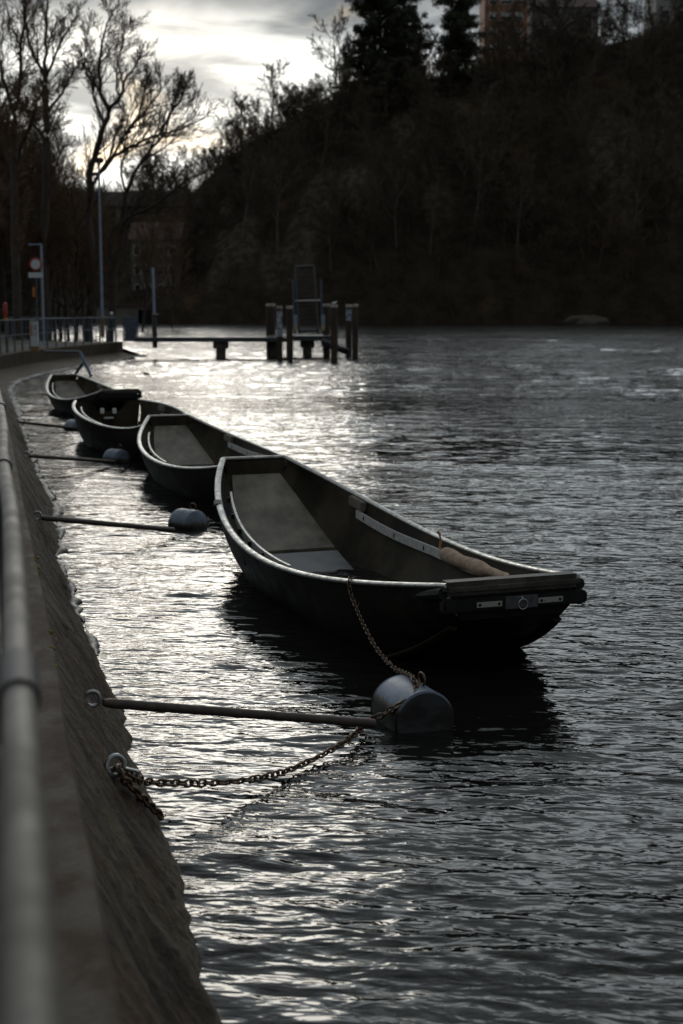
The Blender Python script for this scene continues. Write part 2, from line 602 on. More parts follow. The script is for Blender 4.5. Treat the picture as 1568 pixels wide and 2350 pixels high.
ys = [-5.0]
while ys[-1] < 73.5:
    ys.append(ys[-1] + max(.035, .0045 * abs(ys[-1])))
ys[-1] = 73.5
ys = np.array(ys)
K = 26
sl = np.linspace(0, 1, K)
YY, SS = np.meshgrid(ys, sl, indexing='ij')
lx = np.interp(ys, LED[:, 0], LED[:, 1])[:, None]
wx = np.interp(ys, WAT[:, 0], WAT[:, 1])[:, None]
wx = wx + .09 * fbm(ys * 2.2, ys * 0, 4, 3)[:, None]
drop = np.clip((ys - 30) / 14, 0, 1)[:, None] * .46 + .03
ZZ = (.75 - drop) * (1 - SS) - .28 * SS
XX = lx + .03 + (wx - lx + .12) * SS
nz = fbm(YY * 4 + SS * 1.5, SS * 2.2 + YY * .3, 5, 11) * .09 * np.sin(np.pi * np.clip(SS * 1.02, 0, 1)) ** .6
AL = YY + .5 * SS
nz = nz + fbm(AL * 5.5, SS * .7 + YY * .12, 4, 19) * .085 * np.clip(SS * 5, 0, 1)
nz = nz + (fbm(YY * 1.1 - SS * 1.2, SS * 5 + YY * .5, 4, 5) * .05) * np.clip(SS * 6, 0, 1)
XX = XX + nz * .8
ZZ = ZZ + nz * .5
quay = thing('quay_wall', 'sloping weathered concrete river wall with dark wet foot, beneath the railings', 'river wall', (0, 0, 0))
mb = MB()
rows = [[(lx[i, 0] + .03, ys[i], .744)] + [(XX[i, j], YY[i, j], ZZ[i, j]) for j in range(K)] for i in range(len(ys))]
mb.grid(rows)
# end cone of the slope, turning left round the corner
ex, ey = -11.25, 73.5
fan = []
for k in range(14):
    a = R(0) + R(115) * k / 13
    row = [(ex, ey, .744)]
    for j in range(12):
        s = j / 11
        rr = .03 + 2.05 * s
        row.append((ex + math.cos(a) * rr, ey + math.sin(a) * rr, (.42) * (1 - s) - .28 * s))
    fan.append(row)
mb.grid(fan)
wf = mb.build('wall_face', wall_material(), quay, angle=48)
val = np.zeros((len(wf.data.vertices), 3), np.float32)
val[:, 0] = [v.co.y for v in wf.data.vertices]
nf = len(ys) * (K + 1)
sv = np.concatenate([np.zeros((len(ys), 1)), SS], 1)
val[:nf, 0] = (ys[:, None] + .5 * sv).ravel()
val[:nf, 1] = sv.ravel()
sa_ = wf.data.attributes.new('streak', 'FLOAT_VECTOR', 'POINT')
sa_.data.foreach_set('vector', val.ravel())
mb = MB()
cop = []
for i, y in enumerate(ys[::2]):
    x = led(y)
    e = .012 * float(fbm(np.array([y * 3.0]), np.array([0.3]), 3, 8)[0])
    cop.append([(x - .75, y, .745), (x - .75, y, .775), (x - .02 + e, y, .775), (x + .02 + e, y, .765), (x + .035 + e, y, .74), (x + .035 + e, y, .70)])
mb.grid(cop)
mb.build('coping', M['coping'], quay, angle=30)
# lichen on the edge is a thin growth of its own
mb = MB()
for k in range(14):
    y = random.choice([random.uniform(9.0, 9.9), random.uniform(9.0, 9.9), random.uniform(5, 13)])
    x = led(y) + .03
    r = random.uniform(.008, .028)
    mb.lathe([(r, -.004), (r * .8, .008), (r * .3, .013)], (x + random.uniform(-.015, .01), y, .762 + random.uniform(-.02, .006)), (.5, 0, 1), 8)
mb.build('lichen', M['lichen'], quay)

# lapping wash along the wall, its wet sheen put into the pale colour
mb = MB()
pts, rr = [], []
for i, y in enumerate(ys):
    if y < 10:
        continue
    zc_ = (.75 - float(drop[i, 0]))
    S0 = zc_ / (zc_ + .28)
    j = S0 * (K - 1)
    j0 = int(j)
    x0 = XX[i, j0] * (1 - (j - j0)) + XX[i, min(j0 + 1, K - 1)] * (j - j0)
    n_ = float(fbm(np.array([y * 3.1]), np.array([1.7]), 4, 61)[0])
    pts.append((x0 + .02, y, .006))
    rr.append(max(.001, (.001 + .0011 * y) * (.75 + 5 * n_)))
mb.tube(pts, rr, 5, sx=2.2)
tag(mb.build('foam_sheen', M['foam_sheen'], angle=180), 'thin pale wash and painted wet sheen along the foot of the wall', 'foam_sheen', kind='stuff')


def slope_hit(px, py, off=.02):
    for z in np.linspace(.70, -.02, 145):
        p = atz(px, py, z)
        zc_ = .72 - .46 * min(max((p.y - 30) / 14, 0), 1)
        xs = led(p.y) + .03 + (wat(p.y) + .12 - led(p.y)) * (zc_ - z) / (zc_ + .28)
        if p.x <= xs:
            break
    return p + Vector((off, -off * .3, off * .8))


# ------------------------------------------------------------------ left bank ground
def bank_edge(y):
    if y <= 73.5:
        return led(y) - .7
    return float(np.interp(y, [73.5, 78, 90, 140, 228, 300], [-12.0, -14.5, -19.5, -28, -42, -52]))


def bank_z(x, y):
    d = bank_edge(y) - x
    far = min(max((y - 70) / 12, 0), 1)
    z0 = .765 * (1 - far) + .765 * far * min(max(d / 2.5, 0), 1) - far * .35 * (1 - min(max(d / 2.5, 0), 1))
    rise = max(0, d - 9) * .33
    return z0 + min(rise, 11.5) * min(max((y - 20) / 50, 0.15), 1)


mb = MB()
rows = []
for y in np.concatenate([np.linspace(-15, 60, 26), np.linspace(63, 100, 26), np.linspace(104, 300, 30)]):
    row = []
    for d in (0, .6, 1.2, 2.5, 4, 6, 9, 12, 16, 22, 30, 40, 55, 80, 120, 180):
        x = bank_edge(y) - d
        z = bank_z(x, y)
        if d > 9:
            z += 1.4 * float(fbm(np.array([x * .15]), np.array([y * .15]), 3, 2)[0])
        row.append((x, y, z))
    rows.append(row)
mb.grid(rows)
tag(mb.build('ground', bank_material(), angle=180), kind='structure')
mb = MB()
rows = []
for y in np.linspace(-15, 73, 60):
    x = led(y)
    rows.append([(x - .72, y, .772), (x - 3.4, y, .772)])
mb.grid(rows)
tag(mb.build('path', mat('asphalt', (.055, .053, .05), .9, 0, (.09, .082, .072), 3, .004, 60)), kind='structure')

# ------------------------------------------------------------------ far hillside
HXP = np.array([-400, 100, 240, 380, 440, 480, 520, 560, 620, 700, 760, 830, 950, 1050, 1150, 1300, 1440, 1568, 2100, 3000], float)
HYP = np.array([430, 440, 448, 462, 455, 425, 388, 352, 318, 292, 262, 226, 205, 190, 172, 146, 112, 78, 40, 40], float)
HX = (HXP - 784) / FPX * 290
HH = (706 - HYP) / FPX * 290 + 2.5


def shore_y(x):
    return 226 + 5 * fbm(np.asarray(x) * .03, np.asarray(x) * 0 + .5, 3, 21) * 2


def hill_z(x, y):
    x = np.asarray(x, float)
    y = np.asarray(y, float)
    v = y - shore_y(x)
    hs = np.interp(x, HX, HH)
    t = np.clip(v / 60, 0, 1)
    prof = .06 * np.clip(v / 3, 0, 1) + .94 * (t ** .92)
    n = fbm(x * .045, y * .045, 4, 31) * 9 + fbm(x * .16, y * .16, 3, 37) * 3.2
    return np.where(v < 0, -1.5 + v * .05, hs * prof + n * np.clip(v / 18, 0, 1) * (.35 + .65 * np.clip((66 - v) / 30, 0, 1)) + np.clip(v - 60, 0, 200) * .03)


def hill_hit(px, py):
    for y in np.arange(222, 300, .5):
        p = aty(px, py, y)
        if p.z < float(hill_z(p.x, y)):
            return p
    return aty(px, py, 285)


ROCKS = [(hill_hit(px, py), rx, rz) for px, py, rx, rz in (
    (735, 450, 3.0, 6.0), (610, 380, 2.0, 4.5), (560, 560, 2.4, 5.0), (640, 620, 3.0, 4.0), (690, 540, 2.5, 4.0), (505, 600, 1.6, 5.0), (830, 420, 2.5, 5.0), (930, 330, 2.2, 5),
    (1140, 330, 3.0, 4.5), (1400, 330, 3.5, 7.0), (1410, 450, 3.0, 6.0), (1530, 380, 2.5, 8.0), (1000, 480, 2.2, 4), (1240, 470, 2.0, 4.0), (520, 470, 2.0, 3.0), (1060, 250, 3, 3))]


def rock_mask(x, y, z):
    r = 0
    for p, rx, rz in ROCKS:
        r = r + np.exp(-((x - p.x) / rx) ** 2 - ((z - p.z) / rz) ** 2)
    return np.clip(r * 1.3 + 1.3 * fbm(x * .22, z * .13, 4, 91) - .12, 0, 1) * (r > .08)


gx = np.arange(-190, 230, 1.6)
gy = np.concatenate([np.arange(218, 296, 1.3), np.arange(297, 420, 9)])
GX, GY = np.meshgrid(gx, gy, indexing='xy')
GZ = hill_z(GX, GY)
RM = rock_mask(GX, GY, GZ)
GZ = GZ + RM * (fbm(GX * .5, GY * .5, 4, 55) * 5 + 1.0)
mb = MB()
mb.grid(np.stack([GX, GY, GZ], -1).tolist())
hills = tag(mb.build('hills', hill_material(), angle=180), kind='structure')
at_ = hills.data.attributes.new('rock', 'FLOAT', 'POINT')
at_.data.foreach_set('value', RM.ravel().astype(np.float32))


# ------------------------------------------------------------------ trees
def perp(d):
    a = d.orthogonal().normalized()
    return a, d.cross(a)


class Tree:
    def __init__(self, seed):
        self.r = random.Random(seed)
        self.trunk = MB()
        self.crown = MB()
        self.tips = []

    def branch(self, p, d, L, rad, lev, P, maxlev):
        r = self.r
        n = (7, 6, 5, 4, 3, 3)[lev]
        pts = [p.copy()]
        rr = [rad]
        d = d.normalized()
        for i in range(n):
            a, b = perp(d)
            wob = P['wob'][min(lev, 3)]
            d = (d + a * r.gauss(0, wob) + b * r.gauss(0, wob) + Vector((0, 0, P['up'][min(lev, 3)]))).normalized()
            p = p + d * (L / n)
            pts.append(p)
            rr.append(max(rad * (1 - .82 * (i + 1) / n), P['min']))
        self.emit(pts, rr, lev)
        self.kids(pts, rr, L, lev, P, maxlev)

    def emit(self, pts, rr, lev):
        tgt = self.trunk if lev <= 1 else self.crown
        tgt.tube(pts, rr, (8, 6, 4, 3, 3, 3)[lev], cap=False)
        if lev >= 3:
            self.tips.append(pts[-1])

    def kids(self, pts, rr, L, lev, P, maxlev):
        r = self.r
        if lev >= maxlev:
            return
        nk = P['kids'][lev]
        s0 = P['start'][lev]
        n = len(pts) - 1
        for k in range(nk):
            f = s0 + (1 - s0) * (k + r.random() * .9) / nk
            f = min(f, .999)
            i = int(f * n)
            q = pts[i].lerp(pts[i + 1], f * n - i)
            t = (pts[i + 1] - pts[i]).normalized()
            a, b = perp(t)
            th = r.uniform(0, 2 * math.pi)
            sp = R(P['ang'][lev] + r.uniform(-12, 12))
            d = t * math.cos(sp) + (a * math.cos(th) + b * math.sin(th)) * math.sin(sp)
            ln = L * P['len'][lev] * (1.12 - .62 * f) * r.uniform(.7, 1.2)
            self.branch(q, d, ln, max(min(rr[i] * .62, ln * .018), P['min']), lev + 1, P, maxlev)


PA = dict(wob=(.06, .12, .16, .2), up=(.05, .08, .06, .03), min=.011, kids=(9, 7, 6, 5, 3), start=(.25, .2, .15, .1, .1),
          ang=(42, 45, 42, 40, 40), len=(.52, .52, .5, .5, .5))


def make_tree(name, seed, H, rad, P, maxlev, bark, twig, leaves=0, lsize=.1, leafmat=None):
    """returns an Empty parenting trunk and crown, built at the origin"""
    t = Tree(seed)
    t.branch(Vector((0, 0, -.4)), Vector((t.r.gauss(0, .05), t.r.gauss(0, .05), 1)), H, rad, 0, P, maxlev)
    return finish_tree(t, name, (0, 0, 0), bark, twig, leaves, lsize, leafmat)


def finish_tree(t, name, loc, bark, twig, leaves=0, lsize=.1, leafmat=None):
    root = thing(name, None, 'tree', loc)
    t.trunk.build('trunk', bark, root, angle=180)
    t.crown.build('crown', twig, root, angle=180)
    if leaves:
        lm = MB()
        for k in range(leaves):
            p = t.r.choice(t.tips) + Vector((t.r.gauss(0, .12), t.r.gauss(0, .12), t.r.gauss(0, .12)))
            a = Vector((t.r.gauss(0, 1), t.r.gauss(0, 1), t.r.gauss(0, 1))).normalized()
            b = a.orthogonal().normalized()
            s = lsize * t.r.uniform(.6, 1.4)
            lm.add([p - a * s, p + b * s * .5, p + a * s, p - b * s * .5], [(0, 1, 2, 3)])
        lm.build('leaves', leafmat, root, smooth=False)
    return root


# the big leaning tree behind the lamp post: its limbs follow what the photograph shows
def limb_tree(name, seed, Y, limbs, P, twigmat, barkmat, leaves=0, base_px=None, depth=4.0):
    t = Tree(seed)
    off = {}
    base = None
    for li, (lev, rad, pix) in enumerate(limbs):
        pts = []
        s = t.r.uniform(-1, 1) * depth
        for k, (x, y) in enumerate(pix):
            f = k / (len(pix) - 1)
            key = (x, y)
            if key in off:
                dy = off[key]
            else:
                dy = (off.get(pix[0], 0) if lev else 0) + (s * f if lev else 0)
                off[key] = dy
            pts.append(aty(x, y, Y + dy))
        if base is None:
            base = pts[0].copy()
            base.z = bank_z(base.x, base.y) - .3
            pts[0] = base.copy()
        # refine
        fine, rr = [], []
        n = (len(pts) - 1) * 3
        for i in range(n + 1):
            u = i / 3
            k = min(int(u), len(pts) - 2)
            g = u - k
            p0, p1, p2, p3 = pts[max(k - 1, 0)], pts[k], pts[k + 1], pts[min(k + 2, len(pts) - 1)]
            q = .5 * ((2 * p1) + (p2 - p0) * g + (2 * p0 - 5 * p1 + 4 * p2 - p3) * g * g + (3 * p1 - p0 - 3 * p2 + p3) * g ** 3)
            fine.append(q + Vector((t.r.gauss(0, .05), t.r.gauss(0, .05), t.r.gauss(0, .03))))
            rr.append(max(rad * (1 - (.75 if lev else .5) * i / n), .03))
        L = sum((fine[i + 1] - fine[i]).length for i in range(n))
        t.emit(fine, rr, min(lev, 1))
        t.kids(fine, rr, L * .62 if lev else L * .3, 1, P, 4)
    for mbx in (t.trunk, t.crown):
        pass
    return finish_tree(t, name, base, barkmat, twigmat, leaves, .05, M['leaf_brown'])


PH = dict(wob=(.04, .06, .07, .08), up=(.05, .09, .10, .07), min=.012, kids=(0, 18, 7, 5, 3), start=(.2, .22, .12, .1, .1),
          ang=(40, 36, 34, 32, 30), len=(.5, .64, .55, .6, .6))
t1 = limb_tree('bare_tree', 3, 95, [
    (0, .27, [(203, 742), (205, 560), (206, 402), (220, 344), (240, 285), (252, 252)]),
    (1, .15, [(252, 252), (232, 215), (228, 165), (232, 110), (246, 55), (262, 22)]),
    (1, .14, [(252, 252), (275, 222), (290, 185), (312, 148), (345, 118)]),
    (1, .10, [(240, 285), (216, 232), (208, 185), (190, 140)]),
    (1, .13, [(206, 402), (241, 388), (293, 304), (351, 234), (372, 196)]),
    (1, .14, [(205, 440), (252, 366), (311, 333), (370, 307), (421, 296), (466, 270)]),
    (1, .10, [(370, 307), (392, 262), (415, 225), (432, 190)]),
    (1, .09, [(293, 304), (318, 262), (332, 215), (340, 170)]),
    (1, .08, [(232, 215), (205, 160), (196, 110), (204, 60)]),
    (1, .08, [(252, 366), (262, 320), (276, 285), (282, 250)]),
    (1, .08, [(275, 222), (268, 160), (280, 95), (290, 60)]),
], PH, M['bark'], M['bark'], 0)
tag(t1, 'bare forked tree leaning right over the river, behind the tall lamp post', 'tree')
t2 = limb_tree('bare_tree', 5, 88, [
    (0, .30, [(104, 745), (105, 520), (106, 330), (106, 255), (104, 184)]),
    (1, .13, [(104, 184), (90, 150), (74, 118), (60, 70), (48, 20)]),
    (1, .13, [(104, 184), (104, 120), (106, 60), (112, -10), (110, -50)]),
    (1, .11, [(104, 184), (124, 135), (146, 85), (172, 40)]),
    (1, .11, [(106, 255), (140, 215), (160, 180), (182, 150)]),
    (1, .10, [(106, 330), (70, 270), (40, 220), (20, 190)]),
], PH, M['bark'], M['bark'], 0)
tag(t2, 'tall upright bare tree directly behind the round traffic sign', 'tree')
t3 = limb_tree('bare_tree', 9, 100, [
    (0, .28, [(250, 745), (262, 640), (278, 540), (289, 440)]),
    (1, .15, [(289, 440), (318, 380), (351, 337), (378, 300), (399, 240), (415, 205)]),
    (1, .16, [(278, 540), (290, 500), (355, 472), (428, 413), (478, 392)]),
    (1, .10, [(289, 440), (280, 380), (300, 330), (330, 290)]),
], PH, M['bark'], M['bark'], 0)
tag(t3, 'low bare tree bending far out over the water, right of the tall lamp post', 'tree')
t4 = limb_tree('bare_tree', 12, 78, [
    (0, .26, [(40, 750), (36, 560), (32, 380), (30, 260)]),
    (1, .12, [(30, 260), (45, 180), (52, 90), (60, 0), (70, -50)]),
    (1, .12, [(30, 260), (8, 180), (-6, 90), (-10, 0)]),
    (1, .12, [(32, 380), (62, 310), (80, 250), (96, 215)]),
    (1, .10, [(32, 380), (0, 320), (-20, 250)]),
], PH, M['bark_warm'], M['bark'], 300)
tag(t4, 'densely twigged brownish tree at the left edge behind the railing', 'tree')

PB = dict(wob=(.04, .06, .08, .09), up=(.05, .10, .09, .06), min=.012, kids=(15, 8, 6, 4, 0), start=(.22, .15, .12, .1, .1),
          ang=(34, 36, 34, 32, 30), len=(.46, .5, .56, .58, .5))
proto_b = make_tree('bare_tree', 21, 15, .22, PB, 4, M['bark'], M['bark_warm'], 900, .05, M['leaf_brown'])
proto_c = make_tree('bare_tree', 22, 13, .18, PB, 4, M['bark'], M['bark_warm'], 600, .05, M['leaf_brown'])
left_spots = [  # px x, Y, scale, proto, label
    (8, 105, 1.25, 0, 'tall slender twiggy tree at the very left edge, behind the densely twigged one'),
    (62, 112, 1.15, 1, 'slender twiggy tree between the left edge and the round traffic sign'),
    (140, 118, 1.05, 0, 'brownish twiggy tree midway between the traffic sign and the tall lamp post'),
    (172, 104, .90, 1, 'smaller twiggy tree just left of the tall lamp post'),
    (325, 150, .95, 1, 'small twiggy tree standing behind the low leaning tree'),
    (395, 170, .85, 0, 'far small bare tree above the mooring mast'),
    (-45, 92, 1.2, 1, 'twiggy tree cut off by the left edge of the picture'),
]
for k, (px, Y, s, pr, lab) in enumerate(left_spots):
    pro = (proto_b, proto_c)[pr]
    o = pro if k in (0, 1) else copy_thing(pro)
    o['label'] = lab
    p = aty(px, 740, Y)
    o.location = (p.x, Y, bank_z(p.x, Y) if Y < 145 else float(bank_z(p.x, Y)))
    o.scale = (s, s, s)
    o.rotation_euler.z = random.uniform(0, 6.28)
    o['group'] = 'twiggy trees behind the promenade'

# undergrowth on the left bank: a mass nobody could count
mb = MB()
rng = random.Random(8)
for k in range(42):
    px, Y = (rng.uniform(-30, 215) if k < 26 else rng.uniform(-260, 30)), rng.uniform(96, 150)
    o = copy_thing((proto_b, proto_c)[k % 2], 'slender twiggy tree in the dense stand behind the promenade railing')
    p = aty(px, 740, Y)
    s = rng.uniform(.75, 1.1)
    o.location = (p.x, Y, bank_z(p.x, Y))
    o.scale = (s, s, s * 1.05)
    o.rotation_euler.z = rng.uniform(0, 6.28)
    o['group'] = 'dense stand of trees behind the promenade'
rng = random.Random(4)
for k in range(620):
    Y = rng.uniform(82, 215)
    e = bank_edge(Y)
    d = abs(rng.gauss(0, 11)) + 1.0
    if Y < 100 and d < 8:
        continue
    x = e - d
    z = bank_z(x, Y)
    hgt = rng.uniform(1.2, 4.2)
    for j in range(46):
        a = rng.uniform(0, 6.28)
        o = Vector((x + rng.gauss(0, .8), Y + rng.gauss(0, .8), z + rng.uniform(0, hgt * .5)))
        dd = Vector((math.cos(a) * rng.uniform(.1, .8), math.sin(a) * rng.uniform(.1, .8), 1)).normalized() * hgt * rng.uniform(.3, .7)
        sd = Vector((-math.sin(a), math.cos(a), 0)) * rng.uniform(.02, .05)
        mb.add([o - sd, o + sd, o + dd], [(0, 1, 2)])
    for j in range(30):
        c = Vector((x + rng.gauss(0, 1.0), Y + rng.gauss(0, 1.0), z + rng.uniform(.2, hgt)))
        a = Vector((rng.gauss(0, 1), rng.gauss(0, 1), rng.gauss(0, 1))).normalized() * rng.uniform(.12, .3)
        b = a.orthogonal().normalized() * a.length * .6
        mb.add([c - a, c + b, c + a, c - b], [(0, 1, 2, 3)])
tag(mb.build('undergrowth', M['ivy'], smooth=False), 'dark tangled undergrowth beneath the trees on the near bank', 'undergrowth', kind='stuff')

# trees over the hillside
PC = dict(wob=(.07, .13, .18, .2), up=(.04, .08, .05, .03), min=.034, kids=(13, 7, 6, 4, 0), start=(.25, .15, .12, .1, .1),
          ang=(45, 45, 45, 40, 40), len=(.48, .5, .5, .5, .5))
hill_protos = [make_tree('hillside_tree', 40 + i, (10, 12, 9, 11)[i], (.15, .18, .13, .16)[i], PC, 3, M['bark_hill'], M['bark_hill']) for i in range(4)]
rng = random.Random(15)
cnt = 0
for k in range(900):
    if cnt >= 230:
        break
    x = rng.uniform(-62, 92)
    y = rng.uniform(229, 282)
    px = 784 + FPX * x / y
    if not (330 < px < 1640):
        continue
    z = float(hill_z(x, y))
    if float(rock_mask(np.array([x]), np.array([y]), np.array([z]))[0]) > .3:
        continue
    pro = hill_protos[cnt % 4]
    o = pro if cnt < 4 else copy_thing(pro)
    o.location = (x, y, z - .2)
    s = rng.uniform(.6, 1.15)
    o.scale = (s, s, s)
    o.rotation_euler = (rng.gauss(-.12, .1), rng.gauss(0, .1), rng.uniform(0, 6.28))
    tag(o, 'leafless brown tree among many on the dark hillside across the river', 'tree', 'bare trees covering the dark hillside')
    cnt += 1

mb = MB()
for k in range(3600):
    x = rng.uniform(-75, 105)
    y = 227.5 + 70 * rng.random() ** 1.1
    z = float(hill_z(x, y))
    if z < .2 or float(rock_mask(np.array([x]), np.array([y]), np.array([z]))[0]) > .25:
        continue
    hgt = rng.uniform(.8, 3.2)
    for j in range(16):
        a = rng.uniform(0, 6.28)
        o = Vector((x + rng.gauss(0, .7), y + rng.gauss(0, .7), z - .2 + rng.uniform(0, hgt * .3)))
        sp = rng.uniform(.1, .9)
        dd = Vector((math.cos(a) * sp, math.sin(a) * sp, 1)).normalized() * hgt * rng.uniform(.5, 1)
        sd = Vector((-math.sin(a), math.cos(a), 0)) * rng.uniform(.02, .07)
        mb.add([o - sd, o + sd, o + dd], [(0, 1, 2)])
tag(mb.build('hillside_scrub', M['scrub'], smooth=False), 'dry brown scrub covering the steep hillside', 'scrub', kind='stuff')

PS = dict(wob=(.05, .09, .12, .12), up=(.05, .08, .07, .05), min=.035, kids=(11, 7, 6, 3, 0), start=(.3, .15, .12, .1, .1),
          ang=(34, 38, 38, 34, 40), len=(.5, .5, .5, .5, .5))
shore_protos = [make_tree('shore_tree', 60 + i, 19, .30, PS, 3, M['bark_pale'], M['bark_hill']) for i in range(2)]
rng = random.Random(71)
for k, px in enumerate((905, 990, 1075, 1180, 1330, 1395, 1440, 1475, 1520, 1560, 640, 560)):
    y = 233 + rng.uniform(0, 14)
    x = bx(px + rng.uniform(-10, 10), y)
    o = shore_protos[k] if k < 2 else copy_thing(shore_protos[k % 2])
    o.location = (x, y, float(hill_z(x, y)) - .2)
    sc_ = rng.uniform(.75, 1.2)
    o.scale = (sc_, sc_, sc_)
    o.rotation_euler = (rng.uniform(-.02, .12), rng.uniform(-.22, .12), rng.uniform(0, 6.28))
    tag(o, 'tall bare tree with a pale slanting trunk rising from the far shoreline', 'tree', 'tall trees along the far shoreline')

# skyline trees
sky_spots = [
    (600, 296, 250, .95, 0, 'leftmost bare tree standing on the hill crest'),
    (628, 290, 258, 1.25, 1, 'tall pale-lit bare tree on the hill crest, highest left of the pines'),
    (655, 282, 262, .95, 2, 'bare tree on the crest beside the tall pale-lit one'),
    (690, 276, 264, .8, 3, 'small bare tree in the dip of the hill crest'),
    (722, 262, 266, .8, 0, 'low bare tree at the foot of the larger crest tree left of the pine'),
    (770, 236, 268, 1.35, 1, 'spreading bare tree on the crest immediately left of the tall pine'),
    (800, 222, 270, 1.0, 3, 'bare tree hidden partly by the left edge of the tall pine'),
    (498, 392, 250, .9, 2, 'bare tree on the lowest step of the hill crest, above the viaduct end'),
    (520, 372, 252, .8, 3, 'thin bare tree low on the hill crest next to the lowest one'),
    (545, 345, 252, .75, 0, 'thin bare tree on the crest between the low step and the taller group'),
    (995, 190, 282, 1.0, 2, 'bare tree in the gap between the two pines'),
    (1150, 165, 285, 1.2, 1, 'bare tree in front of the orange brick block'),
    (1205, 160, 286, 1.1, 3, 'bare tree right of the orange brick block'),
    (1400, 112, 290, 1.2, 0, 'bare tree left of the grey house on the hill'),
    (1465, 96, 290, 1.1, 2, 'bare tree at the corner of the grey house on the hill'),
]
for k, (px, py, Y, s, pr, lab) in enumerate(sky_spots):
    p = aty(px, py, Y)
    o = copy_thing(hill_protos[pr], lab)
    o.name = 'crest_tree'
    o.location = (p.x, Y + 12, float(hill_z(p.x, Y + 12)) - .3)
    o.scale = (s, s, s * 1.1)
    o.rotation_euler = (0, 0, random.uniform(0, 6.28))
    o['group'] = 'trees along the hill crest'
rng2 = random.Random(33)
for k in range(75):
    px = rng2.uniform(470, 960) if k < 34 else rng2.uniform(985, 1600)
    Yc = rng2.uniform(276, 296)
    x = bx(px, Yc)
    o = copy_thing(hill_protos[k % 4], 'leafless brown tree in the dense belt along the top edge of the hill')
    o.name = 'crest_tree'
    s = rng2.uniform(.35, .62) if k < 34 else rng2.uniform(.42, .72)
    o.location = (x, Yc, float(hill_z(x, Yc)) - .3)
    o.scale = (s * 1.15, s * 1.15, s)
    o.rotation_euler = (0, 0, rng2.uniform(0, 6.28))
    o['group'] = 'bare belt of trees along the top edge of the hill'
big = limb_tree('crest_tree', 77, 286, [
    (0, .75, [(1290, 150), (1288, 105), (1290, 70), (1288, 45)]),
    (1, .4, [(1290, 70), (1265, 40), (1240, 20), (1215, 8)]),
    (1, .4, [(1288, 45), (1275, 15), (1268, -20)]),
    (1, .4, [(1288, 45), (1300, 10), (1316, -25)]),
    (1, .38, [(1290, 70), (1318, 48), (1345, 38), (1370, 15)]),
    (1, .3, [(1288, 105), (1320, 100), (1350, 108), (1380, 100)]),
    (1, .3, [(1288, 105), (1262, 88), (1240, 80)]),
], dict(PH, min=.035, kids=(0, 11, 6, 5, 0)), M['bark'], M['bark'])
tag(big, 'big dark spreading tree with thick limbs on the hilltop between the buildings', 'tree', 'trees along the hill crest')


def make_pine(seed, px, py, Y, H, wid, label, dens):
    r = random.Random(seed)
    p = aty(px, py, Y)
    p.z = float(hill_z(p.x, Y)) - .5
    root = thing('pine_tree', label, 'tree', p)
    tr, cr = MB(), MB()
    tr.tube([p + Vector((r.gauss(0, .1), 0, H * f)) for f in (0, .2, .4, .6, .8, 1)], [.5, .45, .38, .28, .18, .05], 8)
    k = 0
    for i in range(dens):
        f = .06 + .94 * (i + r.random()) / dens
        zz = H * f
        a = r.uniform(0, 6.28)
        ln = wid * (1 - .25 * f) * r.uniform(.3, 1.0)
        s = p + Vector((0, 0, zz))
        e = s + Vector((math.cos(a) * ln, math.sin(a) * ln, ln * r.uniform(-.15, .3)))
        mid = s.lerp(e, .5) + Vector((0, 0, ln * .06))
        tr.tube([s, mid, e], [.10, .06, .02], 4, cap=False)
        for c in range(int(3 + ln * 1.5)):
            q = s.lerp(e, r.uniform(.3, 1.05)) + Vector((r.gauss(0, .35), r.gauss(0, .35), r.gauss(.1, .22)))
            rad = r.uniform(.5, 1.0)
            for j in range(36):
                d = Vector((r.gauss(0, 1), r.gauss(0, 1), r.gauss(.1, .7))).normalized()
                c0 = q + d * rad * r.random() ** .5
                a1 = Vector((r.gauss(0, 1), r.gauss(0, 1), r.gauss(0, 1))).normalized() * r.uniform(.16, .32)
                b1 = a1.orthogonal().normalized() * a1.length * .45
                cr.add([c0 - a1, c0 + b1, c0 + a1, c0 - b1], [(0, 1, 2, 3)])
    tr.build('trunk', M['bark'], root, angle=180)
    cr.build('crown', M['needle'], root, smooth=False)


make_pine(5, 872, 200, 276, 30, 9.0, 'tall dark pine on the hill crest with sky showing through its open crown', 230)
make_pine(8, 925, 195, 284, 29, 6.0, 'second dark pine standing close against the right side of the tall one', 150)
make_pine(6, 1052, 176, 282, 28, 5.6, 'narrower dark pine right of the sky gap, beside the orange brick block', 200)


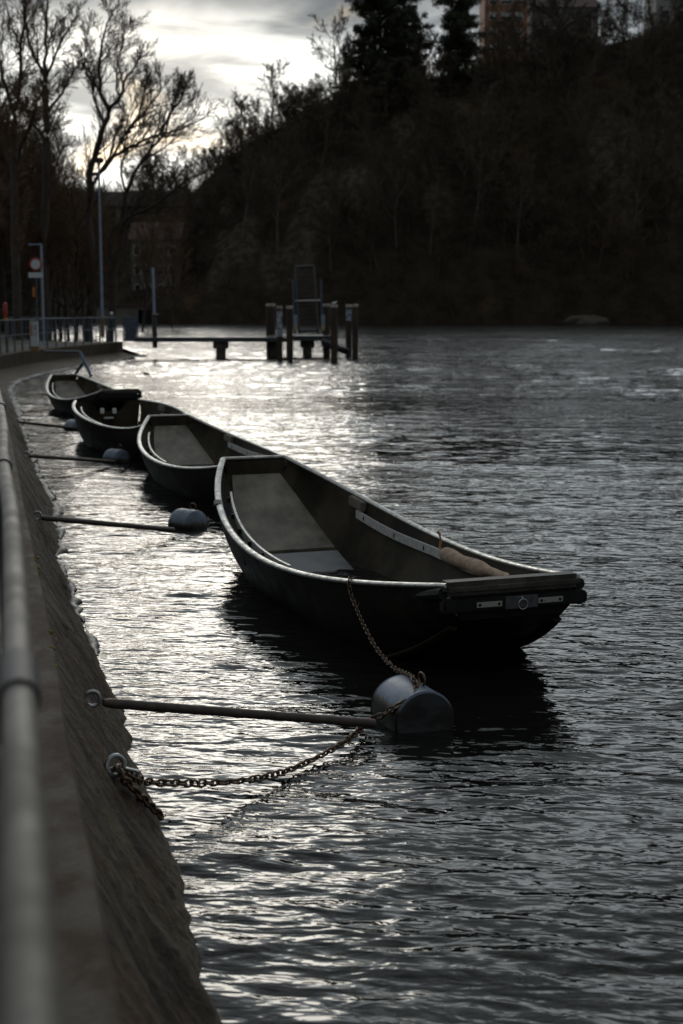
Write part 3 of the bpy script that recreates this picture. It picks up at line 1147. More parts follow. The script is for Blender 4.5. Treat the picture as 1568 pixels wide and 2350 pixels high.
# ------------------------------------------------------------------ buildings
def building(name, label, x0, x1, y0, y1, z0, z1, wallmat, roof=None, wins=(), blinds=False):
    c = ((x0 + x1) / 2, (y0 + y1) / 2, z0)
    b = thing(name, label, 'building', c)
    mb = MB()
    mb.box(((x0 + x1) / 2, (y0 + y1) / 2, (z0 + z1) / 2), (x1 - x0, y1 - y0, z1 - z0))
    mb.build('wall', wallmat, b, smooth=False)
    mb = MB()
    if roof == 'gable':
        ym = (y0 + y1) / 2
        mb.add([(x0 - .4, y0 - .4, z1 + .005), (x1 + .4, y0 - .4, z1 + .005), (x1 + .4, y1 + .4, z1 + .005), (x0 - .4, y1 + .4, z1 + .005), (x0 - .4, ym, z1 + 3), (x1 + .4, ym, z1 + 3)],
               [(0, 1, 5, 4), (2, 3, 4, 5), (0, 4, 3), (1, 2, 5), (0, 3, 2, 1)])
    else:
        mb.box(((x0 + x1) / 2, (y0 + y1) / 2, z1 + .17), (x1 - x0 + .5, y1 - y0 + .5, .32))
    mb.build('roof', M['roof'], b, smooth=False)
    for (wx, wz, ww, wh) in wins:
        f = MB()
        for (dx, dz, sx, sz) in ((-ww / 2, 0, .1, wh + .1), (ww / 2, 0, .1, wh + .1), (0, wh / 2, ww - .1, .1), (0, -wh / 2, ww - .1, .1)):
            f.box((wx + dx, y0 - .03, wz + dz), (sx, .12, sz))
        wn = f.build('window', M['blind'], b, smooth=False)
        g = MB()
        g.box((wx, y0 - .012, wz), (ww - .08, .02, wh - .08))
        if blinds:
            g.cur = 1
            g.box((wx, y0 - .03, wz + wh * .2), (ww - .1, .015, wh * .55))
        g.build('pane', [M['glass_dark'], M['blind']], wn, smooth=False)
    return b


Yb = 312
ww = []
for zz in (57, 60.2, 63.4, 66.6, 69.8, 73):
    ww += [(bx(1118, Yb), zz, 1.6, 1.5), (bx(1148, Yb), zz, 2.4, 1.5), (bx(1176, Yb), zz, 1.6, 1.5)]
building('apartment_block', 'orange brick apartment block behind the trees at the top of the hill', bx(1100, Yb), bx(1195, Yb), Yb, Yb + 12, 45, 78, M['brick_block'], None, ww, True)
ww = []
for zz in (53, 56.2, 59.4, 62.6):
    for px in (1225, 1250, 1300, 1330):
        ww.append((bx(px, 316), zz, 1.5, 1.6))
building('pale_house', 'pale house half hidden behind the big spreading hilltop tree', bx(1205, 316), bx(1352, 316), 316, 328, 45, 66, M['house_wall'], 'gable', ww)
ww = []
for zz in (59.5, 63, 66.5):
    for px in (1500, 1533, 1590, 1625):
        ww.append((bx(px, 308), zz, 1.5, 1.7))
building('grey_house', 'grey house at the top right corner above the hillside', bx(1478, 308), bx(1660, 308), 308, 320, 48, 71, M['house_grey'], None, ww)
ww = []
for zz in (5.5, 8.6, 11.7):
    for px in (322, 345, 375, 400):
        ww.append((bx(px, 236), zz, 1.0, 1.5))
building('pale_house', 'pale riverside house seen through branches, left of the mooring mast', bx(308, 236), bx(418, 236), 236, 244, 0, 13.5, M['house_wall'], 'gable', ww)
b = thing('boathouse', 'low grey boathouse with dark opening at the far water edge, behind the railing end', 'boathouse', (bx(280, 222), 222, 0))
mb = MB()
mb.box((bx(278, 222), 224, 1.3), (7, 4, 2.6))
mb.build('wall', M['stone_far'], b, smooth=False)
mb = MB()
mb.box((bx(278, 222), 224, 2.72), (7.5, 4.5, .22))
mb.build('roof', M['roof'], b, smooth=False)
mb = MB()
mb.box((bx(334, 222), 224, 1.1), (1.6, 4, 2.1))
mb.build('doorway', M['glass_dark'], b, smooth=False)

va = thing('viaduct', 'long low viaduct crossing behind the trees with a pale parapet', 'bridge', (bx(350, 268), 268, 0))
mb = MB()
mb.box((bx(340, 268), 268, 21.8), (34, 5, 1.8))
mb.build('deck', M['stone_far'], va, smooth=False)
mb = MB()
mb.box((bx(340, 268), 265.7, 23.1), (34, .3, .8))
mb.build('parapet', M['house_wall'], va, smooth=False)
for k in range(4):
    mb = MB()
    mb.box((bx(340, 268) - 12 + 8 * k, 268, 10.2), (2.0, 4, 21.4))
    mb.build('pier', M['stone_far'], va, smooth=False)

# pale rock at the far shore
mb = MB()
p = atz(1245, 736, 0)
bm = bmesh.new()
bmesh.ops.create_icosphere(bm, subdivisions=4, radius=1)
for v in bm.verts:
    n = float(fbm(np.array([v.co.x * 1.6 + 5]), np.array([v.co.y * 1.6 + v.co.z]), 4, 3)[0])
    v.co = Vector((v.co.x * 3.6, v.co.y * 2.2, v.co.z * 1.2)) * (1 + n * .8)
bm.verts.index_update()
mb.add([v.co + Vector((p.x, 226.5, .2)) for v in bm.verts], [[v.index for v in f.verts] for f in bm.faces])
bm.free()
tag(mb.build('rock', M['pale_rock'], angle=180), 'pale rocky outcrop at the far waterline below the hillside', 'rock')

# ------------------------------------------------------------------ railings
def rail_xy(y, off=.2):
    return led(y) - off


nr = thing('near_railing', 'blurred pale handrail running past the camera along the left edge', 'railing', (rail_xy(2), 2, .77))
mb = MB()
mb.tube([(rail_xy(y) + .004, y, 1.9) for y in np.linspace(-3, 17, 60)], .026, 16)
mb.build('handrail', M['rail_paint'], nr)
for y in (-1.0, 2.24, 5.47, 8.7, 11.93, 15.16):
    mb = MB()
    y2 = y
    mb.tube([(rail_xy(y), y, .77), (rail_xy(y), y, 1.88)], .024, 12)
    ps = mb.build('post', M['rail_dark'], nr)
    mb = MB()
    mb.tube([(rail_xy(y - .1) + .004, y - .1, 1.9), (rail_xy(y + .1) + .004, y + .1, 1.9)], .033, 16)
    mb.tube([(rail_xy(y), y, 1.89), (rail_xy(y), y, 1.80)], .034, 12)
    mb.build('clamp', M['rail_dark'], ps)
mb = MB()
mb.tube([(rail_xy(y), y, 1.33) for y in np.linspace(-3, 17, 60)], .014, 8)
mb.build('mid_rail', M['rail_dark'], nr)

fr = thing('far_railing', 'blue grey bar railing along the far quay edge, from left edge to the jetty', 'railing', (rail_xy(58), 58, .78))


def rail_run(root, pts, n, hgt=1.25, bw=.05):
    pts = [Vector(p) for p in pts]
    seg = [0]
    for i in range(len(pts) - 1):
        seg.append(seg[-1] + (pts[i + 1] - pts[i]).length)

    def at(s):
        for i in range(len(pts) - 1):
            if s <= seg[i + 1] + 1e-6:
                return pts[i].lerp(pts[i + 1], (s - seg[i]) / (seg[i + 1] - seg[i]))
        return pts[-1]
    for hz, rr, nm in ((hgt, .025, 'top_rail'), (hgt * .52, .018, 'mid_rail')):
        m_ = MB()
        m_.tube([at(seg[-1] * k / 40) + Vector((0, 0, hz)) for k in range(41)], rr, 6)
        m_.build(nm, M['rail_blue'], root)
    for k in range(n):
        q = at(seg[-1] * k / (n - 1))
        m_ = MB()
        rr = bw
        m_.tube([q, q + Vector((0, 0, hgt - .02))], rr * .62, 6)
        m_.build('baluster', M['rail_blue'], root)


rail_run(fr, [(rail_xy(y), y, .775) for y in np.linspace(47, 73, 14)], 20, 1.25, .06)
er = thing('end_railing', 'finer railing turning back behind the far quay end, against bright water', 'railing', (-12.5, 75, .76))
rail_run(er, [(-11.5, 73.2, .76), (-13.2, 76, .74), (-16, 79.5, .74), (-19.5, 84, .74)], 30, 1.2, .035)
pp = thing('gate_panel', 'solid blue grey gate panel at the end of the far railing', 'gate', (-11.5, 73.1, .76))
mb = MB()
q = aty(300, 770, 73)
mb.box((q.x, 73.05, 1.40), (.62, .05, 1.2), bev=.01)
mb.build('panel', M['rail_blue'], pp)
for dx in (-.36, .36):
    mb = MB()
    mb.box((q.x + dx, 73.05, 1.43), (.07, .07, 1.32), bev=.01)
    mb.build('post', M['rail_blue'], pp)

# ------------------------------------------------------------------ street furniture on the far quay
Y = 88
p = aty(236, 766, Y)
lp = thing('street_lamp', 'tall blue grey lamp post with dark box head on the far promenade', 'lamp post', (p.x, Y, .76))
mb = MB()
mb.tube([(p.x, Y, .7), (p.x, Y, 4), (p.x, Y, 11.1)], [.10, .085, .06], 12)
mb.build('pole', M['pole_grey'], lp)
mb = MB()
mb.tube([(p.x, Y, .72), (p.x, Y, 2.0)], .125, 12)
mb.build('base_sleeve', M['brown_base'], lp)
mb = MB()
mb.box((p.x + .02, Y, 11.3), (.55, .4, .3), bev=.06)
mb.box((p.x + .02, Y, 11.1), (.16, .16, .22))
mb.build('lamp_head', M['rail_dark'], lp)

Y = 66
p = aty(101, 770, Y)
lp = thing('street_lamp', 'short lamp post with a thin sideways arm, right of the round sign', 'lamp post', (p.x, Y, .76))
hz = aty(99, 561, Y).z
mb = MB()
mb.tube([(p.x, Y, .7), (p.x, Y, hz)], .052, 10)
mb.build('pole', M['pole_grey'], lp)
mb = MB()
mb.box((p.x - .28, Y, hz), (.62, .16, .07), bev=.02)
mb.build('lamp_arm', M['pole_grey'], lp)

Y = 58
p = aty(83, 700, Y)
sg = thing('traffic_sign', 'round white sign with red ring above a small white plaque', 'sign', (p.x, Y, .76))
c = aty(82.5, 606.5, Y)
mb = MB()
mb.tube([(p.x, Y + .05, .7), (c.x, Y + .05, c.z + .2)], .032, 10)
mb.build('pole', M['plate_grey'], sg)
mb = MB()
mb.lathe([(.268, 0), (.272, .006), (.272, .016), (.265, .02)], (c.x, Y, c.z), (0, -1, 0), 40)
dsk = mb.build('sign_disc', M['sign_red'], sg)
mb = MB()
mb.lathe([(.192, .021), (.192, .025)], (c.x, Y, c.z), (0, -1, 0), 40)
mb.build('white_centre', M['sign_white'], dsk)
mb = MB()
q = aty(82.3, 631.5, Y)
mb.box((q.x, Y - .01, q.z), (.58, .02, .21), bev=.006)
mb.build('plaque', M['sign_white'], sg)
mb = MB()
q = aty(78, 670, Y)
mb.box((q.x, Y - .02, q.z), (.10, .02, .38), bev=.005)
mb.build('orange_marker', M['orange'], sg)

Y = 57.5
p = aty(80, 790, Y)
ip = thing('info_pillar', 'white information pillar with an orange stripe and brown foot behind the railing', 'pillar', (p.x, Y, .76))
mb = MB()
mb.box((p.x, Y, 1.45), (.29, .2, .98), bev=.01)
mb.build('body', M['sign_white'], ip)
mb = MB()
mb.box((p.x, Y, .86), (.31, .22, .20), bev=.01)
mb.build('foot', M['brown_base'], ip)
mb = MB()
mb.box((p.x, Y, 1.97), (.33, .24, .05), bev=.01)
mb.build('cap', M['plate_white'], ip)
mb = MB()
mb.box((p.x - .085, Y - .103, 1.62), (.07, .008, .5))
mb.build('orange_stripe', M['orange'], ip)
mb = MB()
mb.box((p.x + .06, Y - .103, 1.62), (.14, .008, .46))
mb.build('notice', M['graffiti'], ip)

Y = 56
p = aty(13, 725, Y)
rp = thing('red_post', 'slim red capped post with an orange band at the left edge', 'post', (p.x, Y, .76))
mb = MB()
zt = aty(13, 694, Y).z
mb.lathe([(.075, 0), (.085, .1), (.085, .42), (.06, .5), (.015, .54)], (p.x, Y, zt - .52), (0, 0, 1), 14)
mb.build('red_cap', M['red'], rp)
mb = MB()
mb.lathe([(.09, 0), (.09, .1)], (p.x, Y, zt - .68), (0, 0, 1), 12)
mb.build('orange_band', M['orange'], rp)
mb = MB()
mb.lathe([(.045, 0), (.045, zt - .52 - .74)], (p.x, Y, .74), (0, 0, 1), 10)
mb.build('post', M['concrete'], rp)

Y = 95
p = aty(256, 720, Y)
gl_ = thing('globe_light', 'small white globe on a short post beyond the end railing', 'bollard light', (p.x, Y, bank_z(p.x, Y)))
mb = MB()
bz = bank_z(p.x, Y) - .2
mb.tube([(p.x, Y, bz), (p.x, Y, p.z)], .04, 8)
mb.build('post', M['rail_dark'], gl_)
mb = MB()
mb.lathe([(.02, -.13), (.09, -.10), (.13, 0), (.09, .10), (.02, .13)], p, (0, 0, 1), 14)
mb.build('globe', M['white_pad'], gl_)

# blue mooring trestle on the quay foot
ts = thing('mooring_trestle', 'blue steel trestle reaching from the far quay wall over the water', 'trestle', (-10.4, 54, .3))
a0, a1 = aty(102, 806, 54.5), aty(185, 807, 53.2)
mb = MB()
mb.tube([a0, a1], .05, 8)
mb.build('beam', M['plate_grey'], ts)
for (s, e) in (((184, 808, 53.2), (209, 862, 52.6)), ((190, 834, 52.9), (173, 860, 53.4))):
    mb = MB()
    s_, e_ = aty(*s), aty(*e)
    e_.z = min(e_.z, .05)
    mb.tube([s_, e_], .06, 8)
    mb.build('leg', M['blue_steel'], ts)

# ------------------------------------------------------------------ jetty
jt = thing('jetty', 'long dark jetty walkway from the quay end to the mooring piles', 'jetty', (-5, 72, 0))
YJ = 72.0
mb = MB()
x0, x1 = bx(318, YJ), bx(665, YJ)
zt = aty(500, 773, YJ).z
mb.box(((x0 + x1) / 2, YJ, zt - .13), (x1 - x0, 1.5, .22), bev=.02)
mb.build('deck', M['deck_dark'], jt)
x2, x3 = bx(612, YJ), bx(760, YJ)
mb = MB()
mb.box(((x2 + x3) / 2, YJ + 2.2, zt - .10), (x3 - x2, 2.6, .26), bev=.02)
mb.build('platform', M['deck_dark'], jt)
for px, yy in ((509, YJ), (632, YJ + 1.2), (706, YJ + 1.8)):
    mb = MB()
    X = bx(px, yy)
    mb.box((X, yy, zt - .42), (.72, .9, .34), bev=.03)
    mb.box((X, yy, (zt - .59) / 2 - .4), (.46, .6, zt - .59 + .8), bev=.03)
    mb.build('support', M['concrete'], jt)
# side handrail near the quay
mb = MB()
za = aty(320, 752, YJ).z
mb.tube([(x0, YJ - .6, za), (bx(349, YJ), YJ - .6, za)], .025, 6)
mb.tube([(bx(347, YJ), YJ - .6, zt), (bx(347, YJ), YJ - .6, za + .02)], .025, 6)
mb.build('side_rail', M['rail_blue'], jt)

ms = thing('mooring_mast', 'slim upright steel mast with thick lower sleeve on the jetty', 'mast', (bx(357, YJ), YJ, zt))
mb = MB()
X = bx(358, YJ)
mb.tube([(X, YJ + .1, zt - .55), (X, YJ + .1, aty(358, 722, YJ).z)], .125, 12)
mb.build('sleeve', M['deck_dark'], ms)
mb = MB()
mb.tube([(X, YJ + .1, aty(358, 722, YJ).z), (X - .03, YJ + .1, aty(353, 614, YJ).z)], .07, 12)
mb.build('pole', M['pole_grey'], ms)
mb = MB()
mb.box((X + .06, YJ, aty(358, 721, YJ).z), (.3, .2, .07), bev=.02)
mb.build('bracket', M['plate_white'], ms)

piles = [  # px left, px right, top y, Y, label
    (612, 634, 697, 75, 'wide rusty steel mooring pile, leftmost at the jetty platform'),
    (635.7, 650, 702, 71, 'narrow graffitied mooring pile right beside the leftmost wide one'),
    (658, 674, 702, 70, 'narrow dark mooring pile immediately left of the raised gangway'),
    (741.5, 758.5, 697, 75, 'dark mooring pile immediately right of the raised gangway'),
    (759, 776, 699, 70, 'mooring pile with a white gull on top'),
    (793, 807.5, 699, 76, 'teal-painted mooring pile, inner one of the outermost pair'),
    (808, 822.5, 698, 74, 'outermost mooring pile at the right end of the jetty'),
]
pile_top = None
for k, (a, b_, ty, Y, lab) in enumerate(piles):
    X = bx((a + b_) / 2, Y)
    rr = (b_ - a) / 2 / FPX * Y * .96
    zt_ = aty((a + b_) / 2, ty, Y).z
    o = thing('mooring_pile', lab, 'pile', (X, Y, 0), 'mooring piles around the jetty platform')
    mb = MB()
    mb.lathe([(rr, -1.5), (rr, zt_ - .14)], (X, Y, 0), (0, 0, 1), 20)
    sh = mb.build('shaft', M['pile_rust'], o)
    mb = MB()
    mb.lathe([(rr * 1.03, zt_ - .14), (rr * 1.03, zt_ - .03), (rr * .8, zt_)], (X, Y, 0), (0, 0, 1), 20)
    mb.build('cap', M['pile_top'], o)
    if k in (1, 5):
        mb = MB()
        n = 9
        g = []
        for i in range(n):
            th = R(-150 + 120 * i / (n - 1))
            g.append([(X + math.cos(th) * (rr + .006), Y + math.sin(th) * (rr + .006), zt_ - (1.5 if k == 1 else .85)), (X + math.cos(th) * (rr + .006), Y + math.sin(th) * (rr + .006), zt_ - .25)])
        mb.grid(g)
        mb.build('graffiti', M['graffiti'], sh)
    if k == 4:
        pile_top = (X, Y, zt_)

gw = thing('raised_gangway', 'tall grey raised gangway frame standing on the jetty platform', 'gangway', (bx(705, 73), 73, zt))
Yg = 73.0
fa, fb, fc, fd = aty(677, 612, Yg), aty(687, 767, Yg), aty(720.5, 609.5, Yg), aty(731, 767, Yg)
for s, e in ((fa, fb), (fc, fd)):
    mb = MB()
    mb.tube([e, s], .055, 8)
    mb.build('side_beam', M['plate_grey'], gw)
mb = MB()
mb.tube([fa, fc], .05, 8)
mb.build('top_bar', M['plate_grey'], gw)
mb = MB()
q0, q1 = fa.lerp(fb, .505), fc.lerp(fd, .505)
mb.tube([q0 + Vector((-.1, -.02, 0)), q1 + Vector((.25, -.02, 0))], .04, 8)
mb.build('cross_bar', M['alu_plank'], gw)
mb = MB()
for k in range(1, 8):
    f = k / 8
    mb.tube([fa.lerp(fc, f), fb.lerp(fd, f)], .009, 4)
for k in range(1, 16):
    f = k / 16
    mb.tube([fa.lerp(fb, f), fc.lerp(fd, f)], .007, 4)
mb.build('grating', M['plate_grey'], gw)
for (x_a, y_a, x_b, y_b) in ((672, 642, 677, 766), (736.5, 641, 740, 766)):
    mb = MB()
    s, e = aty(x_a, y_a, Yg - .3), aty(x_b, y_b, Yg - .3)
    mb.tube([e, s], .05, 8)
    po = mb.build('guide_post', M['rail_blue'], gw)
    mb = MB()
    m0, m1 = s.lerp(e, .72), s.lerp(e, .99)
    mb.box((m0 + m1) / 2 + Vector((.05, -.06, .2)), (.2, .12, (m0 - m1).length * 1.0), bev=.02)
    mb.build('guide_bracket', M['pole_grey'], po)
    mb = MB()
    mb.box(m1 + Vector((.05, -.14, .28)), (.09, .02, .3), bev=.005)
    mb.build('reflector', M['yellow'], po)
mb = MB()
f0, f1 = aty(620 + 66, 760, Yg), aty(731, 760, Yg)
mb.box((f0 + f1) / 2, (1.1, .3, .12), bev=.02)
mb.build('foot_sill', M['deck_dark'], gw)
# slanting fender boards right of the gangway
fd_ = thing('fender_beam', 'slanting dark fender beam between the right-hand mooring piles', 'fender', (bx(775, 72.6), 72.6, .4))
mb = MB()
s, e = aty(738, 782, 72.6), aty(800, 806, 72.6)
mb.tube([s, e], .13, 8)
mb.tube([s + Vector((0, .5, -.2)), e + Vector((0, .5, -.1))], .11, 8)
mb.build('beam', M['deck_dark'], fd_)
mb = MB()
mb.tube([aty(762, 800, 72.4), aty(800, 801, 72.4) + Vector((0, 0, -.05))], .05, 6)
mb.build('cross_piece', M['strip_rust'], fd_)


# birds
def bird(name, label, c, s, body, head, facing=1, floating=False):
    b = thing(name, label, 'bird', c)
    c = Vector(c)
    mb = MB()
    pts = [(-.20, .03, .012), (-.14, .045, .035), (-.06, .06, .062), (.02, .065, .068), (.08, .085, .05), (.115, .125, .032), (.135, .15, .034), (.16, .152, .026), (.172, .15, .008)]
    mb.tube([c + Vector((facing * x * s, 0, z * s)) for x, z, r_ in pts], [r_ * s for *_, r_ in pts], 12)
    bo = mb.build('body', body, b, angle=180)
    mb = MB()
    for sd in (-1, 1):
        mb.tube([c + Vector((facing * .05 * s, sd * .055 * s, .085 * s)), c + Vector((facing * -.06 * s, sd * .062 * s, .08 * s)), c + Vector((facing * -.19 * s, sd * .03 * s, .055 * s))], [.03 * s, .035 * s, .006 * s], 8)
    mb.build('wings', head, b, angle=180)
    mb = MB()
    mb.tube([c + Vector((facing * .168 * s, 0, .15 * s)), c + Vector((facing * .215 * s, 0, .143 * s))], [.010 * s, .003 * s], 6)
    mb.build('beak', M['beak'], b)
    if not floating:
        mb = MB()
        for sd in (-1, 1):
            mb.tube([c + Vector((0, sd * .02 * s, .02 * s)), c + Vector((0, sd * .02 * s, -.03 * s))], .005 * s, 5)
        mb.build('legs', M['beak'], b)


bird('gull', 'white gull sitting on top of a mooring pile', (pile_top[0], pile_top[1], pile_top[2] + .025), .8, M['bird_white'], M['bird_white'], 1)
q = atz(335, 859, 0)
bird('duck', 'small dark duck swimming near the far quay corner', (q.x, q.y, -.02), .75, M['bird_brown'], M['bird_brown'], -1, True)


# ------------------------------------------------------------------ boats
def lag(v, t):
    k = [0, .25, .5, .75, 1]
    r = 0
    for i in range(5):
        l = 1
        for j in range(5):
            if j != i:
                l *= (t - k[j]) / (k[i] - k[j])
        r += v[i] * l
    return r


class Boat:
    def __init__(self, par, sternb=None):
        self.S, self.B = Vector((par[0], par[1])), Vector((par[2], par[3]))
        self.hw, self.zz = par[4:9], par[9:14]
        d = (self.B - self.S)
        self.L = d.length
        self.d = d.normalized()
        self.n = Vector((self.d.y, -self.d.x))       # points to picture-left (towards the wall)
        self.zs0, self.zs1 = (.12 if sternb else self.zz[0] - .17), self.zz[4] - .23

    def ax(self, t):
        return self.S + (self.B - self.S) * t

    def h(self, t):
        return lag(self.hw, t)

    def zg(self, t):
        return lag(self.zz, t)

    def zb(self, t):
        z = -.13
        if t < .36:
            z += (self.zs0 + .13) * ((.36 - t) / .36) ** 1.6
        if t > .72:
            z += (self.zs1 + .13) * ((t - .72) / .28) ** 1.8
        return z

    def bw(self, t):
        e = max(0, 1 - abs(2 * t - 1) ** 2.2)
        r0 = self.h(t) * ((.90 if t < .5 else .80) - (.25 if t < .5 else .15) * e)
        return r0

    def pt(self, t, side, f, inset=0.0):
        """point on the side: f=0 gunwale .. 1 chine"""
        h, b = self.h(t) - inset, self.bw(t) - inset * .6
        g, c = self.zg(t), self.zb(t) + inset * 1.2
        bulge = math.sin(math.pi * f) * .05
        o = h + (b - h) * f + bulge * (1 - .0 * f)
        z = g + (c - g) * f
        p = self.ax(t) + self.n * (o * side)
        return Vector((p.x, p.y, z))

    def bot(self, t, q, up=0.0, inset=0.0):
        p = self.ax(t) + self.n * ((self.bw(t) - inset) * q)
        return Vector((p.x, p.y, self.zb(t) + up))


NS = 56
TT = [i / NS for i in range(NS + 1)]


def make_boat(par, label, cutout=False, detail=0):
    bt = Boat(par, cutout)
    c = bt.ax(.5)
    root = thing('rowing_boat', label, 'boat', (c.x, c.y, 0), 'flat bottomed boats moored along the wall')
    F = [0, .2, .4, .6, .8, 1]
    # outer and inner shells in one hull mesh
    mb = MB()
    outer = [[bt.pt(t, 1, f) for f in F] + [bt.bot(t, q) for q in (.5, 0, -.5)] + [bt.pt(t, -1, f) for f in reversed(F)] for t in TT]
    mb.grid(outer)
    mb.cur = 1
    ti = [.006 + .988 * t for t in TT]
    inner = [[bt.pt(t, 1, f, .03) for f in F] + [bt.bot(t, q, .036, .02) for q in (.5, 0, -.5)] + [bt.pt(t, -1, f, .03) for f in reversed(F)] for t in ti]
    mb.grid([list(reversed(r_)) for r_ in inner])
    # flat top edge that joins the shells
    for sd in (1, -1):
        mb.grid([[bt.pt(t, sd, 0), bt.pt(ti[i], sd, 0, .03)] for i, t in enumerate(TT)])
    mb.build('hull', [M['hull_paint'], M['hull_inside']], root, angle=50)
    # end plates
    for t, tin, nm in ((0, .006, 'stern_transom'), (1, .994, 'bow_transom')):
        mb = MB()
        cut = cutout and t == 0
        for idx, (tt_, ins, up) in enumerate(((t, 0, 0), (tin, .03, .036))):
            mb.cur = idx
            rowT, rowB = [], []
            for q in np.linspace(1, -1, 21):
                h = bt.h(tt_) - ins
                p = bt.ax(tt_) + bt.n * (h * q)
                zt_ = bt.zg(tt_)
                if cut:
                    zt_ -= .20 * float(np.interp(q, [-.62, -.36, .30, .58], [0, 1, 1, 0]))
                b_ = bt.bw(tt_) - ins * .6
                pb = bt.ax(tt_) + bt.n * (b_ * q)
                zb_ = bt.zb(tt_) + up
                rowT.append(Vector((p.x, p.y, zt_)))
                rowB.append(Vector((pb.x, pb.y, zb_)))
            mb.grid([rowT, rowB] if idx == 0 else [rowB, rowT])
        mb.cur = 0
        mb.build(nm, [M['hull_paint'], M['hull_inside']], root, smooth=False)
    # gunwale rails
    for sd in (1, -1):
        mb = MB()
        pts = [bt.pt(t, sd, 0) + Vector((-bt.n.x * sd * .01, -bt.n.y * sd * .01, .012)) for t in TT]
        mb.tube(pts, .019, 10, sx=1.75)
        mb.build('gunwale', M['alu'], root, angle=60)
    if not cutout:
        mb = MB()
        mb.tube([bt.pt(0, 1, 0) + Vector((0, 0, .012)), bt.pt(0, -1, 0) + Vector((0, 0, .012))], .019, 10, sx=1.5)
        mb.build('stern_gunwale', M['alu'], root, angle=60)
    # floor boards
    for (ta, tb, mm) in ((.012, .212, 'floor_board'), (.222, .295, 'floor_wet'), (.302, .93, 'floor_low')):
        mb = MB()
        tt_ = np.linspace(ta, tb, 18)
        mb.grid([[bt.bot(t, q, .062, .05) for q in (-.92, -.5, 0, .5, .92)] for t in tt_])
        mb.grid([[bt.bot(t, q, .062, .05), bt.bot(t, q, .040, .05)] for t in tt_ for q in (.92,)])
        mb.grid([[bt.bot(t, q, .040, .05), bt.bot(t, q, .062, .05)] for t in tt_ for q in (-.92,)])
        for t in (ta, tb):
            mb.grid([[bt.bot(t, q, .062, .05), bt.bot(t, q, .038, .05)] for q in (-.92, 0, .92)])
        mb.build('floor_board', M[mm], root, angle=30)
    # bow beam, fender, chine strips
    g0, g1 = bt.pt(1, 1, 0), bt.pt(1, -1, 0)
    fw = Vector((bt.d.x, bt.d.y, 0))
    sd_ = (g1 - g0).normalized()
    mid = (g0 + g1) / 2
    rot = Matrix((sd_, fw, Vector((0, 0, 1)))).transposed()
    wid = (g1 - g0).length
    mb = MB()
    mb.box(mid + fw * -.035 + Vector((0, 0, -.012)), (wid + .06, .16, .095), rot, .034)
    bbm = mb.build('bow_beam', M['bow_wood'], root, angle=60)
    mb = MB()
    mb.box(mid + fw * .035 + Vector((0, 0, -.118)), (wid + .10, .085, .085), rot, .012)
    fen = mb.build('bow_fender', M['rubber'], root, angle=60)
    if detail:
        for u in (-.215, .255):
            mb = MB()
            pc = mid + sd_ * (wid * u) + fw * .081 + Vector((0, 0, -.116))
            mb.box(pc, (.185, .008, .036), rot, .002)
            mb.cur = 1
            for e in (-.07, .07):
                mb.lathe([(.012, 0), (.009, .008)], pc + sd_ * e, tuple(fw), 10)
            mb.build('name_plate', [M['plate_white'], M['strip_rust']], fen)
        mb = MB()
        pc = mid + sd_ * (wid * .03) + fw * .081 + Vector((0, 0, -.115))
        mb.box(pc, (.24, .010, .086), rot, .003)
        mb.build('centre_plate', M['plate_grey'], fen)
        mb = MB()
        pr_ = pc + fw * .022 + Vector((0, 0, -.012))
        mb.torus(pr_, tuple(fw), .034, .0045, 24, 8)
        mb.tube([pc + Vector((0, 0, .035)), pr_ + Vector((0, 0, .034))], .006, 8)
        mb.build('towing_ring', M['steel'], fen)
    # side wings of the fender wrapping round the bow
    for sd in (1, -1):
        mb = MB()
        tt_ = np.linspace(1.0, .955, 5)
        mb.tube([bt.pt(t, sd, .17) + Vector((bt.n.x * sd * .014, bt.n.y * sd * .014, 0)) for t in tt_], [.042, .04, .036, .028, .012], 8)
        mb.build('fender_wing', M['rubber'], fen)
    for sd in (1, -1):
        mb = MB()
        tt_ = np.linspace(.985, .80, 16)
        mb.tube([bt.bot(t, sd * .97, -.012) for t in tt_], .024, 6, sx=1.6)
        mb.build('chine_strip', M['strip_rust'], root)
    # inner stringer planks
    for sd in (1, -1):
        mb = MB()
        ta, tb = (.15, .58) if sd == 1 else (.22, .80)
        tt_ = np.linspace(ta, tb, 24)
        P = []
        for t in tt_:
            q = bt.pt(t, sd, .12 if sd == 1 else float(np.interp(t, [.22, .48, .73], [.27, .18, .21])), .11 if sd == 1 else .03)
            inn = Vector((-bt.n.x * sd, -bt.n.y * sd, 0))
            P.append((q, inn))
        ring = []
        for q, inn in P:
            a = q + inn * .03
            b_ = q + inn * .052
            ring.append([a + Vector((0, 0, .04)), b_ + Vector((0, 0, .04)), b_ + Vector((0, 0, -.04)), a + Vector((0, 0, -.04)), a + Vector((0, 0, .04))])
        mb.grid(ring)
        mb.add(ring[0][:4], [(0, 1, 2, 3)])
        mb.add(ring[-1][:4], [(3, 2, 1, 0)])
        mb.cur = 1
        for i in range(1, 24, 4):
            q, inn = P[i]
            mb.box(q + inn * .053, (.012, .012, .04), None)
            mb.box(q + inn * .015 + Vector((0, 0, 0)), (.03, .03, .05), None)
        mb.build('stringer', [M['alu_plank'], M['rubber']], root, angle=30)
    # wooden cleat block
    mb = MB()
    t = .215
    q = bt.pt(t, -1, .09, .03)
    q2 = bt.pt(t + .04, -1, .09, .03)
    dr = (q2 - q).normalized()
    nn = Vector((bt.n.x, bt.n.y, 0))
    rt = Matrix((dr, nn, dr.cross(nn))).transposed()
    mb.box(q + nn * .03, (.26, .06, .10), rt, .01)
    mb.build('cleat_block', M['wood_block'], root)
    return bt, root


